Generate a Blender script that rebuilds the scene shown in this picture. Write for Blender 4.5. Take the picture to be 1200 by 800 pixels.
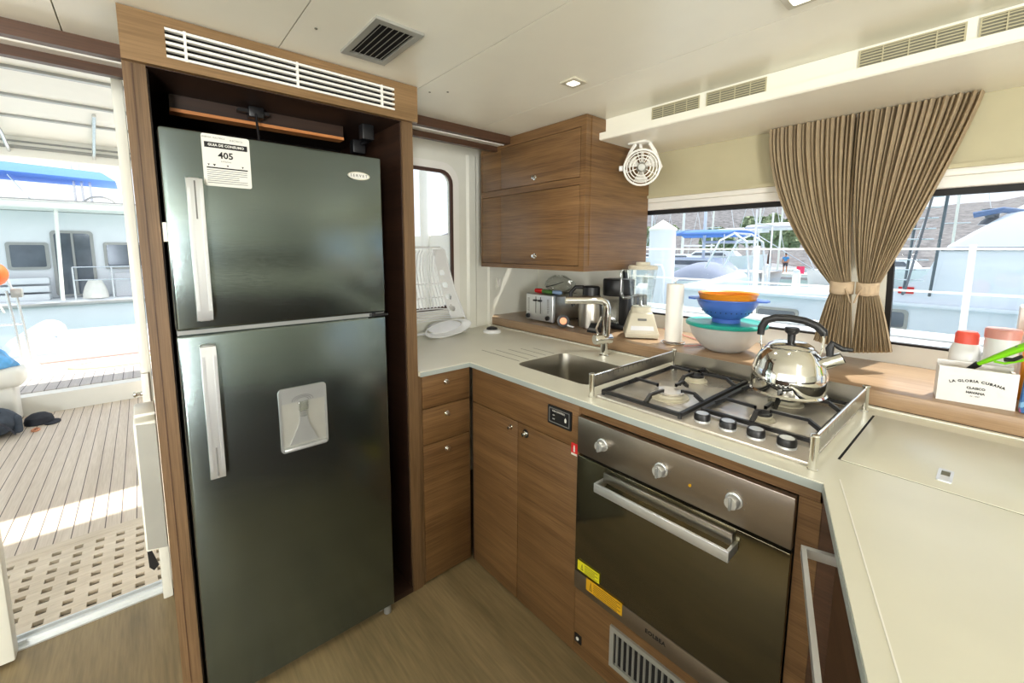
import bpy, bmesh, math, random
from mathutils import Vector, Matrix, Euler
random.seed(7)
PI = math.pi
D = bpy.data
for o in list(D.objects): D.objects.remove(o)
sc = bpy.context.scene
COL = sc.collection

# ------------------------------------------------------------------ camera
H = 1.42
cam_d = D.cameras.new('camera'); cam = D.objects.new('camera', cam_d); COL.objects.link(cam)
yaw, pitch, roll = 0.8553, 0.1197, -0.004
fwd = Vector((-math.sin(yaw)*math.cos(pitch), math.cos(yaw)*math.cos(pitch), -math.sin(pitch)))
rgt = Vector((math.cos(yaw), math.sin(yaw), 0)); dwn = fwd.cross(rgt)
cr, sr = math.cos(roll), math.sin(roll)
r2 = cr*rgt + sr*dwn; d2 = -sr*rgt + cr*dwn
mw = Matrix((r2, -d2, -fwd)).transposed().to_4x4(); mw.translation = (0, 0, H)
cam.matrix_world = mw
cam_d.sensor_fit = 'HORIZONTAL'; cam_d.sensor_width = 36
cam_d.lens = 498.43/1200*36
cam_d.shift_y = (353.3-400)/1200
cam_d.clip_start = 0.02; cam_d.clip_end = 2000
sc.camera = cam

# ------------------------------------------------------------------ view, sky, sun, large lights
sc.view_settings.view_transform = 'Standard'; sc.view_settings.look = 'None'
sc.view_settings.gamma = 1; sc.view_settings.use_curve_mapping = False
sc.view_settings.exposure = 0.0
w = D.worlds.new('sky'); sc.world = w; w.use_nodes = True
nt = w.node_tree; nt.nodes.clear()
wo = nt.nodes.new('ShaderNodeOutputWorld'); bg = nt.nodes.new('ShaderNodeBackground')
tc = nt.nodes.new('ShaderNodeTexCoord'); sx = nt.nodes.new('ShaderNodeSeparateXYZ')
rp = nt.nodes.new('ShaderNodeValToRGB')
rp.color_ramp.elements[0].position = 0.0; rp.color_ramp.elements[0].color = (.96, .98, 1, 1)
rp.color_ramp.elements[1].position = 0.6; rp.color_ramp.elements[1].color = (.84, .91, 1, 1)
nt.links.new(tc.outputs['Generated'], sx.inputs[0]); nt.links.new(sx.outputs['Z'], rp.inputs[0])
nt.links.new(rp.outputs[0], bg.inputs[0]); nt.links.new(bg.outputs[0], wo.inputs[0])
bg.inputs[1].default_value = 1.5
sun_d = D.lights.new('sun', 'SUN'); sun_d.energy = 9.0; sun_d.angle = math.radians(1.0); sun_d.color = (1, .95, .86)
sun = D.objects.new('sun', sun_d); COL.objects.link(sun)
sun.rotation_euler = Vector((0.12, 0.50, 0.86)).to_track_quat('Z', 'Y').to_euler()
def area(name, loc, direction, sx_, sy_, power, col=(1, .99, .955)):
    d = D.lights.new(name, 'AREA'); d.shape = 'RECTANGLE'; d.size = sx_; d.size_y = sy_; d.energy = power; d.color = col
    o = D.objects.new(name, d); COL.objects.link(o); o.location = loc
    o.rotation_euler = Vector(direction).to_track_quat('-Z', 'Z').to_euler()
    return o
# added fill lights to brighten the galley, set at unseen saloon windows behind the camera
area('fill_forward', (3.42, -1.75, 1.42), (-1, .1, .8), 2.6, .62, 350)
area('fill_port', (0.6, -3.12, 1.42), (0, 1, .9), 4.4, .62, 110)

# ------------------------------------------------------------------ materials
def lin(c):
    def f(v):
        v /= 255.0
        return v/12.92 if v <= .04045 else ((v+.055)/1.055)**2.4
    return (f(c[0]), f(c[1]), f(c[2]), 1)
def mat(name, rgb, rough=.5, metal=0., var=.04, scale=12., bump=0., bscale=60., coat=0., stretch=(1, 1, 1), emit=None, aniso=0):
    m = D.materials.new(name); m.use_nodes = True; n = m.node_tree; b = n.nodes['Principled BSDF']
    b.inputs['Roughness'].default_value = rough; b.inputs['Metallic'].default_value = metal
    if coat: b.inputs['Coat Weight'].default_value = coat; b.inputs['Coat Roughness'].default_value = .12
    if aniso: b.inputs['Anisotropic'].default_value = aniso
    c = lin(rgb)
    t = n.nodes.new('ShaderNodeTexCoord'); mp = n.nodes.new('ShaderNodeMapping'); mp.inputs['Scale'].default_value = stretch
    n.links.new(t.outputs['Object'], mp.inputs[0])
    ns = n.nodes.new('ShaderNodeTexNoise'); ns.inputs['Scale'].default_value = scale; ns.inputs['Detail'].default_value = 3
    n.links.new(mp.outputs[0], ns.inputs['Vector'])
    cr_ = n.nodes.new('ShaderNodeValToRGB')
    cr_.color_ramp.elements[0].position = .3; cr_.color_ramp.elements[1].position = .7
    cr_.color_ramp.elements[0].color = tuple(max(0, v*(1-var)) for v in c[:3])+(1,)
    cr_.color_ramp.elements[1].color = tuple(min(1, v*(1+var)) for v in c[:3])+(1,)
    n.links.new(ns.outputs['Fac'], cr_.inputs[0]); n.links.new(cr_.outputs[0], b.inputs['Base Color'])
    if bump:
        n2 = n.nodes.new('ShaderNodeTexNoise'); n2.inputs['Scale'].default_value = bscale; n2.inputs['Detail'].default_value = 2
        n.links.new(mp.outputs[0], n2.inputs['Vector'])
        bp = n.nodes.new('ShaderNodeBump'); bp.inputs['Strength'].default_value = bump; bp.inputs['Distance'].default_value = .002
        n.links.new(n2.outputs['Fac'], bp.inputs['Height']); n.links.new(bp.outputs[0], b.inputs['Normal'])
    if emit:
        b.inputs['Emission Color'].default_value = lin(rgb); b.inputs['Emission Strength'].default_value = emit
    return m
def wood(name, dark, light, grain='x', rough=.42, fine=1.0):
    """oak veneer with grain running along one axis"""
    m = D.materials.new(name); m.use_nodes = True; n = m.node_tree; b = n.nodes['Principled BSDF']
    b.inputs['Roughness'].default_value = rough
    t = n.nodes.new('ShaderNodeTexCoord')
    def layer(s_along, s_across, detail):
        mp = n.nodes.new('ShaderNodeMapping')
        s = {'x': (s_along, s_across, s_across), 'y': (s_across, s_along, s_across), 'z': (s_across, s_across, s_along), 'h': (s_along, s_along, s_across)}[grain]
        mp.inputs['Scale'].default_value = s; n.links.new(t.outputs['Object'], mp.inputs[0])
        q = n.nodes.new('ShaderNodeTexNoise'); q.inputs['Scale'].default_value = 1; q.inputs['Detail'].default_value = detail; q.inputs['Distortion'].default_value = .3
        n.links.new(mp.outputs[0], q.inputs['Vector']); return q
    a = layer(1.2, 28*fine, 4); c = layer(7, 260*fine, 3)
    mx = n.nodes.new('ShaderNodeMath'); mx.operation = 'ADD'
    m1 = n.nodes.new('ShaderNodeMath'); m1.operation = 'MULTIPLY'; m1.inputs[1].default_value = .5
    m2 = n.nodes.new('ShaderNodeMath'); m2.operation = 'MULTIPLY'; m2.inputs[1].default_value = .5
    n.links.new(a.outputs['Fac'], m1.inputs[0]); n.links.new(c.outputs['Fac'], m2.inputs[0])
    n.links.new(m1.outputs[0], mx.inputs[0]); n.links.new(m2.outputs[0], mx.inputs[1])
    r = n.nodes.new('ShaderNodeValToRGB'); r.color_ramp.elements[0].position = .36; r.color_ramp.elements[1].position = .64
    r.color_ramp.elements[0].color = lin(dark); r.color_ramp.elements[1].color = lin(light)
    n.links.new(mx.outputs[0], r.inputs[0]); n.links.new(r.outputs[0], b.inputs['Base Color'])
    bp = n.nodes.new('ShaderNodeBump'); bp.inputs['Strength'].default_value = .12; bp.inputs['Distance'].default_value = .001
    n.links.new(c.outputs['Fac'], bp.inputs['Height']); n.links.new(bp.outputs[0], b.inputs['Normal'])
    return m
def planks(name, c1, c2, line, width, axis='y', lw=.05, rough=.6):
    """boards running along X, seams every `width` metres across `axis`"""
    m = wood(name, c1, c2, 'x', rough, .6); n = m.node_tree; b = n.nodes['Principled BSDF']
    src = b.inputs['Base Color'].links[0].from_socket
    t = n.nodes.new('ShaderNodeTexCoord'); s = n.nodes.new('ShaderNodeSeparateXYZ'); n.links.new(t.outputs['Object'], s.inputs[0])
    a = n.nodes.new('ShaderNodeMath'); a.operation = 'DIVIDE'; a.inputs[1].default_value = width
    n.links.new(s.outputs[axis.upper()], a.inputs[0])
    f = n.nodes.new('ShaderNodeMath'); f.operation = 'FRACT'; n.links.new(a.outputs[0], f.inputs[0])
    l = n.nodes.new('ShaderNodeMath'); l.operation = 'LESS_THAN'; l.inputs[1].default_value = lw; n.links.new(f.outputs[0], l.inputs[0])
    mx = n.nodes.new('ShaderNodeMix'); mx.data_type = 'RGBA'; n.links.new(l.outputs[0], mx.inputs['Factor'])
    n.links.new(src, mx.inputs[6]); mx.inputs[7].default_value = lin(line)
    n.links.new(mx.outputs[2], b.inputs['Base Color'])
    return m
def glass(name, tint=(1, 1, 1), refl=.6, rough=.0):
    m = D.materials.new(name); m.use_nodes = True; n = m.node_tree; n.nodes.clear()
    o = n.nodes.new('ShaderNodeOutputMaterial'); tr = n.nodes.new('ShaderNodeBsdfTransparent'); g = n.nodes.new('ShaderNodeBsdfGlossy')
    tr.inputs[0].default_value = (*tint, 1); g.inputs['Roughness'].default_value = rough
    fr = n.nodes.new('ShaderNodeLayerWeight'); fr.inputs[0].default_value = .5
    pw = n.nodes.new('ShaderNodeMath'); pw.operation = 'POWER'; pw.inputs[1].default_value = 4.0; n.links.new(fr.outputs['Facing'], pw.inputs[0])
    mu = n.nodes.new('ShaderNodeMath'); mu.operation = 'MULTIPLY_ADD'; mu.inputs[1].default_value = min(1, refl); mu.inputs[2].default_value = .05*refl; mu.use_clamp = True
    n.links.new(pw.outputs[0], mu.inputs[0])
    mx = n.nodes.new('ShaderNodeMixShader'); n.links.new(mu.outputs[0], mx.inputs[0]); n.links.new(tr.outputs[0], mx.inputs[1]); n.links.new(g.outputs[0], mx.inputs[2])
    n.links.new(mx.outputs[0], o.inputs[0]); return m
def fabric(name, rgb, transl=.3, var=.06):
    m = mat(name, rgb, .9, 0, var, 40, .3, 500); n = m.node_tree; b = n.nodes['Principled BSDF']; o = n.nodes['Material Output']
    t = n.nodes.new('ShaderNodeBsdfTranslucent'); t.inputs[0].default_value = lin(rgb)
    mx = n.nodes.new('ShaderNodeMixShader'); mx.inputs[0].default_value = transl
    n.links.new(b.outputs[0], mx.inputs[1]); n.links.new(t.outputs[0], mx.inputs[2]); n.links.new(mx.outputs[0], o.inputs[0]); return m

M = dict(
 oak=wood('oak_horizontal', (88, 61, 34), (128, 96, 60), 'h'),
 oak_v=wood('oak_vertical', (92, 70, 46), (122, 95, 66), 'z'),
 oak_y=wood('oak_header', (112, 86, 54), (140, 111, 76), 'h'),
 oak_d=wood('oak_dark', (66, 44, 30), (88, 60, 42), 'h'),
 orange_wood=wood('bare_wood', (190, 120, 66), (220, 150, 92), 'h'),
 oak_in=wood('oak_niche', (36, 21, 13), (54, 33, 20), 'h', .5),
 ledge=wood('oak_ledge', (142, 114, 86), (170, 142, 112), 'x', .3),
 floor=wood('floor_oak', (112, 97, 68), (140, 122, 88), 'x', .5, .35),
 teak=planks('teak_planks', (200, 184, 166), (222, 208, 192), (96, 84, 76), .062, 'y', .07),
 teak2=planks('teak_pad', (176, 168, 164), (196, 190, 184), (90, 84, 84), .075, 'y', .08),
 grating=wood('teak_grating', (200, 184, 162), (222, 208, 188), 'y', .6, .5),
 ceil=mat('headliner', (238, 235, 220), .32, var=.01),
 wallw=mat('white_gelcoat', (226, 226, 214), .3, var=.015),
 beige=mat('beige_lining', (182, 174, 142), .6, var=.02),
 white=mat('white_paint', (236, 234, 226), .35, var=.01),
 counter=mat('worktop', (216, 214, 198), .3, var=.03, scale=6),
 edge=mat('worktop_edge', (160, 168, 164), .4),
 seam=mat('seam', (118, 116, 100), .8),
 black=mat('black_plastic', (22, 22, 24), .4, var=.1),
 rubber=mat('black_rubber', (16, 16, 18), .6, var=.1),
 iron=mat('black_enamel', (20, 20, 21), .45, var=.15),
 dark=mat('dark_void', (14, 12, 11), .9),
 fridge=mat('dark_brushed_steel', (122, 134, 133), .17, .96, .05, 3, .06, 260, stretch=(1, .15, 4)),
 fridge_side=mat('fridge_side', (26, 28, 30), .4, .3),
 steel=mat('brushed_steel', (176, 172, 162), .3, 1., .04, 6, .08, 200, stretch=(.2, .2, 4)),
 ovsteel=mat('oven_steel', (150, 140, 128), .3, .9, .04, 6, .08, 200, stretch=(.2, .2, 4)),
 handle=mat('satin_aluminium', (218, 221, 222), .35, .75, .02),
 chrome=mat('chrome', (232, 232, 228), .07, 1., .01),
 hob=mat('hob_steel', (206, 200, 190), .24, .55, .04, 8),
 ovenglass=mat('oven_mirror_glass', (104, 98, 78), .09, .85, .02, 4),
 silver=mat('silver_plastic', (158, 160, 158), .35, .4),
 label=mat('label_paper', (222, 222, 214), .5, var=.01),
 ink=mat('black_ink', (18, 18, 18), .7),
 ink2=mat('grey_ink', (110, 110, 108), .7),
 yellow=mat('yellow_sticker', (222, 214, 30), .5),
 amber=mat('amber_sticker', (216, 164, 20), .5),
 red=mat('red_plastic', (206, 32, 34), .5),
 curtain=fabric('curtain_linen', (182, 163, 132), .32),
 tie=fabric('curtain_tie', (206, 184, 154), .2),
 plastic=mat('white_plastic', (228, 230, 230), .35, var=.01),
 bowlw=mat('bowl_white', (206, 206, 204), .4, var=.02),
 teal=mat('teal_plastic', (30, 158, 144), .35),
 blue=mat('blue_plastic', (74, 112, 196), .38),
 orange=mat('orange_plastic', (226, 142, 30), .4),
 green=mat('lime_plastic', (124, 206, 20), .35),
 cream=mat('cream_plastic', (196, 190, 170), .35),
 paper=mat('tissue_paper', (238, 234, 226), .9, bump=.2),
 wglass=glass('window_glass', (.93, .95, .97), .7),
 jar=glass('clear_glass', (.93, .95, .94), 2.6, .03),
 boxw=mat('painted_box', (222, 222, 220), .5),
 boxin=wood('box_wood', (178, 130, 96), (206, 160, 122), 'x'),
 gasket=mat('brown_gasket', (74, 52, 44), .5),
 pinkp=mat('pink_plastic', (214, 150, 140), .4),
 mboard=mat('light_sticker', (214, 216, 220), .4),
 gel=mat('boat_gelcoat', (228, 232, 236), .3, var=.02, scale=2),
 gel_shade=mat('boat_gelcoat_blue_shade', (216, 224, 234), .3, var=.02, scale=2),  # white gelcoat with the bluish shade of the hull side put into its colour
 tint=mat('boat_dark_window', (96, 104, 114), .12, .3, .2, 3),
 canvasb=fabric('blue_canvas', (110, 154, 222), .3),
 canvasw=fabric('white_canvas', (228, 228, 232), .3),
 canvasg=fabric('grey_canvas', (150, 158, 178), .2),
 stain=mat('stainless_tube', (220, 222, 226), .2, .8),
 bagn=mat('navy_bag_cloth', (66, 74, 86), .85, var=.2, scale=18, bump=.4),
 bagd=mat('dark_cloth', (48, 50, 58), .9, var=.2, scale=18),
 bluebag=glass('blue_bag_film', (.25, .55, .9), 1.0, .25),
 bluefilm=mat('blue_film', (96, 168, 226), .25, var=.3, scale=14, bump=.8, bscale=20),
 buoy=mat('orange_buoy', (236, 100, 44), .5),
 water=mat('harbour_water', (132, 160, 162), .12, 0, .15, .6, .6, 3),
 hill=mat('scrub_hill', (104, 102, 104), .95, var=.5, scale=1.2, bump=1, bscale=.8),
 leaf=mat('tree_leaves', (124, 138, 104), .9, var=.45, scale=3),
 skin=mat('skin', (180, 126, 96), .6),
 shirt=mat('blue_shirt', (60, 140, 196), .8),
 shorts=mat('dark_shorts', (60, 64, 74), .8),
 flag=mat('pink_red_board', (224, 48, 88), .6),
 dock=mat('dock_concrete', (226, 222, 214), .8, var=.05),
 alu=mat('vent_grey', (168, 168, 160), .45, .4),
 lamp=mat('lamp_lens', (250, 246, 232), .4, emit=1.5),
)

# ------------------------------------------------------------------ mesh helpers
class MB:
    def __init__(s): s.bm = bmesh.new()
    def _box(s, bm, p, bev, seg=2):
        vs = [bm.verts.new(q) for q in p]
        fs = [bm.faces.new([vs[i] for i in f]) for f in ((0, 1, 2, 3), (7, 6, 5, 4), (0, 4, 5, 1), (1, 5, 6, 2), (2, 6, 7, 3), (3, 7, 4, 0))]
        if bev: bmesh.ops.bevel(bm, geom=list({e for f in fs for e in f.edges}), offset=bev, segments=seg, affect='EDGES', profile=.5)
    def box(s, x0, x1, y0, y1, z0, z1, bev=0, seg=2):
        s._box(s.bm, [(x0, y0, z0), (x0, y1, z0), (x1, y1, z0), (x1, y0, z0), (x0, y0, z1), (x0, y1, z1), (x1, y1, z1), (x1, y0, z1)], bev, seg); return s
    def hexa(s, p, bev=0): s._box(s.bm, p, bev); return s
    def prism(s, poly, a0, a1, axis='y'):
        def P(u, v, a): return {'x': (a, u, v), 'y': (u, a, v), 'z': (u, v, a)}[axis]
        A = [s.bm.verts.new(P(u, v, a0)) for u, v in poly]; B = [s.bm.verts.new(P(u, v, a1)) for u, v in poly]
        n = len(poly); s.bm.faces.new(A); s.bm.faces.new(B[::-1])
        for i in range(n): s.bm.faces.new([A[i], A[(i+1) % n], B[(i+1) % n], B[i]])
        return s
    def ring(s, outer, inner, a0, a1, axis='y'):
        def P(u, v, a): return {'x': (a, u, v), 'y': (u, a, v), 'z': (u, v, a)}[axis]
        L = [[s.bm.verts.new(P(u, v, a)) for u, v in q] for q in (outer, inner) for a in (a0, a1)]
        O0, O1, I0, I1 = L; n = len(outer)
        for i in range(n):
            j = (i+1) % n
            for q in ((O0[i], O0[j], I0[j], I0[i]), (O1[i], I1[i], I1[j], O1[j]), (O0[i], O1[i], O1[j], O0[j]), (I0[i], I0[j], I1[j], I1[i])):
                try: s.bm.faces.new(q)
                except ValueError: pass
        return s
    def hole(s, x0, x1, y0, y1, inner, a0, a1, axis='z', k=None):
        """rectangle with a rounded-rect hole; inner from rr() starting at the upper right corner"""
        def P(u, v, a): return {'x': (a, u, v), 'y': (u, a, v), 'z': (u, v, a)}[axis]
        n = len(inner)//4; cs = [(x1, y1), (x0, y1), (x0, y0), (x1, y0)]
        for a, fl in ((a0, 0), (a1, 1)):
            I = [s.bm.verts.new(P(u, v, a)) for u, v in inner]; C = [s.bm.verts.new(P(u, v, a)) for u, v in cs]
            for c in range(4):
                for i in range(n-1): s.bm.faces.new([C[c], I[c*n+i], I[c*n+i+1]])
                s.bm.faces.new([C[c], I[c*n+n-1], I[((c+1)*n) % (4*n)], C[(c+1) % 4]])
            if fl == 0: I0, C0 = I, C
            else:
                for i in range(4*n): s.bm.faces.new([I0[i], I0[(i+1) % (4*n)], I[(i+1) % (4*n)], I[i]])
                for i in range(4): s.bm.faces.new([C0[i], C0[(i+1) % 4], C[(i+1) % 4], C[i]])
        return s
    def tube(s, pts, r, n=10, closed=False, squash=None):
        pts = [Vector(p) for p in pts]; m = len(pts); rs = r if isinstance(r, (list, tuple)) else [r]*m
        rings = []; prev = None
        for i, p in enumerate(pts):
            if closed: t = pts[(i+1) % m]-pts[i-1]
            else: t = (pts[min(i+1, m-1)]-pts[max(i-1, 0)])
            t.normalize()
            if prev is None:
                a = Vector((0, 0, 1)) if abs(t.z) < .9 else Vector((1, 0, 0)); u = t.cross(a).normalized()
            else:
                u = prev - t*prev.dot(t); u.normalize()
            prev = u; v = t.cross(u)
            k = squash or 1
            rings.append([s.bm.verts.new(p+rs[i]*(math.cos(2*PI*j/n)*u+k*math.sin(2*PI*j/n)*v)) for j in range(n)])
        for i in range(m if closed else m-1):
            A, B = rings[i], rings[(i+1) % m]
            for j in range(n): s.bm.faces.new([A[j], A[(j+1) % n], B[(j+1) % n], B[j]])
        if not closed: s.bm.faces.new(rings[0][::-1]); s.bm.faces.new(rings[-1])
        return s
    def cyl(s, p0, p1, r, n=16, r1=None): return s.tube([p0, p1], [r, r1 if r1 is not None else r], n)
    def lathe(s, prof, c=(0, 0, 0), n=32, axis=(0, 0, 1), caps=True):
        q = Vector(axis).to_track_quat('Z', 'Y').to_matrix(); c = Vector(c); rings = []
        for r, z in prof:
            if r < 1e-6: rings.append([s.bm.verts.new(c+q@Vector((0, 0, z)))]*n)
            else: rings.append([s.bm.verts.new(c+q@Vector((r*math.cos(2*PI*j/n), r*math.sin(2*PI*j/n), z))) for j in range(n)])
        for A, B in zip(rings, rings[1:]):
            for j in range(n):
                f = [A[j], A[(j+1) % n], B[(j+1) % n], B[j]]; f = list(dict.fromkeys(f))
                if len(f) > 2: s.bm.faces.new(f)
        if caps:
            for R, k in ((rings[0], -1), (rings[-1], 1)):
                if len(set(R)) == n: s.bm.faces.new(R[::k])
        return s
    def ball(s, c, r, n=16, sq=(1, 1, 1)):
        m = Matrix.Translation(c) @ Matrix.Diagonal((r*sq[0], r*sq[1], r*sq[2], 1))
        bmesh.ops.create_uvsphere(s.bm, u_segments=n, v_segments=max(6, n*2//3), radius=1, matrix=m); return s
    def grid(s, fn, nu, nv, closed_u=False):
        g = [[s.bm.verts.new(fn(i/(nu if closed_u else nu-1), j/(nv-1))) for i in range(nu)] for j in range(nv)]
        for j in range(nv-1):
            for i in range(nu if closed_u else nu-1):
                s.bm.faces.new([g[j][i], g[j][(i+1) % nu], g[j+1][(i+1) % nu], g[j+1][i]])
        return s
    def xf(s, m): bmesh.ops.transform(s.bm, matrix=m, verts=s.bm.verts[:]); return s
    def build(s, name, m, parent=None, local=False, flat=False, thick=0):
        """one mesh object; vertices are in room coordinates unless local"""
        if parent is not None and not local:
            off = Vector(parent.location); par = parent.parent
            while par is not None: off += Vector(par.location); par = par.parent
            bmesh.ops.translate(s.bm, verts=s.bm.verts[:], vec=-off)
        bmesh.ops.recalc_face_normals(s.bm, faces=s.bm.faces[:])
        if not flat:
            for f in s.bm.faces: f.smooth = True
            for e in s.bm.edges:
                if len(e.link_faces) == 2 and e.calc_face_angle(0) > .62: e.smooth = False
        me = D.meshes.new(name); s.bm.to_mesh(me); s.bm.free()
        me.materials.append(M[m] if isinstance(m, str) else m)
        o = D.objects.new(name, me); COL.objects.link(o)
        if parent is not None: o.parent = parent
        if thick:
            md = o.modifiers.new('thickness', 'SOLIDIFY'); md.thickness = thick; md.offset = 0
        return o
def rr(x0, x1, y0, y1, r, n=6):
    out = []
    for cx, cy, a in ((x1-r, y1-r, 0), (x0+r, y1-r, 90), (x0+r, y0+r, 180), (x1-r, y0+r, 270)):
        for i in range(n):
            t = math.radians(a+90*i/(n-1)); out.append((cx+r*math.cos(t), cy+r*math.sin(t)))
    return out
def thing(name, label, cat, loc=(0, 0, 0), rotz=0, group=None):
    o = D.objects.new(name, None); COL.objects.link(o); o.location = loc; o.rotation_euler = (0, 0, rotz)
    o.empty_display_size = .05
    o['label'] = label; o['category'] = cat
    if group: o['group'] = group
    return o
def tag(o, label, cat, group=None):
    o['label'] = label; o['category'] = cat
    if group: o['group'] = group
    return o
def struct(o): o['kind'] = 'structure'; return o
def P(o, text): o['label'] = text; return o
DG = None
def letters(text, size, m, parent, loc, rot, name='lettering', arc=None, bold=0., spacing=1.0):
    """text as a thin mesh; rot is an Euler (radians); local coords of the parent"""
    cu = D.curves.new(name, 'FONT'); cu.body = text; cu.size = size; cu.extrude = .0002; cu.align_x = 'CENTER'; cu.align_y = 'CENTER'
    cu.offset = bold; cu.space_character = spacing; cu.resolution_u = 2
    t = D.objects.new(name+'_src', cu); COL.objects.link(t)
    dg = bpy.context.evaluated_depsgraph_get(); dg.update()
    me = D.meshes.new_from_object(t.evaluated_get(dg)); D.objects.remove(t)
    if arc:
        for v in me.vertices:
            a = v.co.x/arc; r = arc+v.co.y; v.co.x = r*math.sin(a); v.co.y = r*math.cos(a)-arc
    me.transform(Matrix.Translation(loc) @ Euler(rot).to_matrix().to_4x4())
    me.materials.clear(); me.materials.append(M[m])
    o = D.objects.new(name, me); COL.objects.link(o); o.parent = parent; me.name = name
    return o
ROT_X = (PI/2, 0, PI/2)      # text on a face that looks towards +X
ROT_Y = (PI/2, 0, 0)         # text on a face that looks towards -Y

# ================================================================== THE ROOM
CZ = 2.015
struct(MB().box(-2.17, 3.6, -3.3, 2.2, -.04, 0).build('floor', 'floor'))
cb = MB()
ys = [-3.3, -1.53, -1.06, -.587, -.117, .356, .825, 1.296, 1.66]
for a, b in zip(ys, ys[1:]): cb.box(-1.76, 3.6, a+.0015, b-.0015, CZ, CZ+.02)
cb.box(-1.76, 3.6, -3.3, 2.2, CZ+.018, CZ+.05)
ce = struct(cb.build('ceiling', 'ceil'))
for q in ((-1.487, .875), (-1.44, .925), (-1.28, .405)):
    sc_ = MB().cyl((q[0], q[1], CZ), (q[0], q[1], CZ-.002), .004, 10).build('screw', 'seam', ce)
# window wall (starboard): lining, head trim, pillars, raked sill
def rk(z): return 2.06+(1.635-z)*.22
ws = MB().box(-2.25, 3.6, 2.03, 2.10, 1.704, 2.05)
ws.box(-1.26, 3.6, 2.01, 2.05, 1.690, 1.704)
struct(ws.build('wall_starboard', 'beige'))
tr = MB()
tr.box(-1.45, 3.6, 2.022, 2.10, 1.668, 1.692, .004); tr.box(-1.45, 3.6, 2.03, 2.10, 1.632, 1.668, .004)
struct(tr.build('trim_1', 'white'))
pl = MB()
def slab(mb, x0, x1, z0, z1, d0=0., d1=.06):
    mb.hexa([(x0, rk(z0)+d0, z0), (x0, rk(z0)+d1, z0), (x1, rk(z0)+d1, z0), (x1, rk(z0)+d0, z0), (x0, rk(z1)+d0, z1), (x0, rk(z1)+d1, z1), (x1, rk(z1)+d1, z1), (x1, rk(z1)+d0, z1)])
pl.box(-2.25, -1.47, 2.15, 2.23, .9, 1.72)
slab(pl, -.44, -.285, 1.04, 1.66, 0, .05)
slab(pl, .62, 1.0, .9, 1.66, 0, .05); slab(pl, 2.7, 3.6, .9, 1.66, 0, .05)
struct(pl.build('trim_2', 'wallw'))
sl = MB().prism([(2.155, .995), (2.19, 1.062), (2.26, 1.062), (2.26, .9), (2.155, .9)], -1.47, 3.6, 'x')
struct(sl.build('trim_3', 'white'))
def window(idx, x0, x1):
    f = MB()
    slab(f, x0, x1, 1.611, 1.636, .004, .03); slab(f, x0, x1, 1.062, 1.071, .004, .03)
    slab(f, x0, x0+.018, 1.071, 1.611, .004, .03); slab(f, x1-.018, x1, 1.071, 1.611, .004, .03)
    o = struct(f.build('window_%d' % idx, 'rubber'))
    g = MB(); slab(g, x0+.018, x1-.018, 1.071, 1.611, .014, .019); g.build('pane', 'wglass', o)
window(1, -1.47, -.44); window(2, -.285, .62); window(4, 1.0, 2.7)
# aft wall with the small window
wa = MB()
inn = rr(.62, 1.395, 1.08, 1.868, .07)
wa.hole(.50, 1.70, 0, 2.12, inn, -2.19, -2.15, 'x')
wa.box(-2.19, -2.15, 0, .50, 0, 2.12); wa.box(-2.23, -2.19, 1.68, 2.20, .0, 2.12)
wa.box(-2.19, -2.15, -3.3, -1.35, 0, 2.12); wa.box(-2.19, -2.15, -1.35, 0, 2.055, 2.12)
wa.box(-2.23, -1.86, -3.3, 2.2, 2.10, 2.13)
# raised corner column and inset panel mouldings
wa.prism([(-2.15, 1.50), (-2.138, 1.515), (-2.138, 1.56), (-2.15, 1.575)], .94, 1.98, 'z')
wa.prism([(-2.15, 1.66), (-2.14, 1.67), (-2.14, 1.70), (-2.15, 1.70)], .94, 2.0, 'z')
struct(wa.build('wall_aft', 'wallw'))
g3 = MB().ring(rr(.612, 1.403, 1.072, 1.876, .078), rr(.630, 1.384, 1.09, 1.857, .062), -2.155, -2.142, 'x')
w3 = struct(g3.build('window_3', 'gasket'))
MB().ring(rr(.56, 1.445, 1.02, 1.918, .11), rr(.612, 1.403, 1.072, 1.876, .078), -2.151, -2.145, 'x').build('surround', 'white', w3)
MB().box(-2.172, -2.168, .60, 1.41, 1.06, 1.89).build('pane', 'wglass', w3)
# beam at the ceiling above door and counter
bmx = MB().box(-1.79, -1.76, -3.3, 1.513, 1.975, 2.04)
bmx.box(-1.90, -1.872, -3.3, 1.60, 1.955, 1.992)
struct(bmx.build('trim_4', 'oak_d'))
b2 = MB().box(-1.872, -1.79, -3.3, 1.55, 1.982, 1.992); b2.cyl((-1.80, -3.3, 1.978), (-1.80, 1.5, 1.978), .006, 8)
struct(b2.build('trim_5', 'white'))
struct(MB().box(-2.15, -1.9, -3.3, 2.03, 2.04, 2.06).build('trim_6', 'white'))
# rest of the saloon behind the camera
wf = MB().box(3.5, 3.6, -3.3, 2.2, 1.78, 2.05); wf.box(3.5, 3.6, -.4, 2.2, 1.08, 1.78); wf.box(3.5, 3.6, -3.3, -2.8, 1.08, 1.78)
struct(wf.build('wall_forward', 'wallw'))
wp = MB().box(-2.2, 3.6, -3.3, -3.2, 1.78, 2.05); wp.box(-2.2, -1.7, -3.3, -3.2, 1.08, 1.78); wp.box(2.9, 3.6, -3.3, -3.2, 1.08, 1.78)
struct(wp.build('wall_port', 'wallw'))
lw = MB().box(3.5, 3.6, -3.3, 2.2, 0, 1.08); lw.box(-2.2, 3.6, -3.3, -3.2, 0, 1.08); lw.box(2.6, 3.5, -3.2, 2.0, 0, .42); lw.box(-1.2, 2.6, -3.2, -2.4, 0, .42)
struct(lw.build('trim_16', 'oak_in'))
struct(MB().box(-2.25, 3.6, 2.156, 2.24, 0, .94).build('trim_17', 'wallw'))
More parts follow.
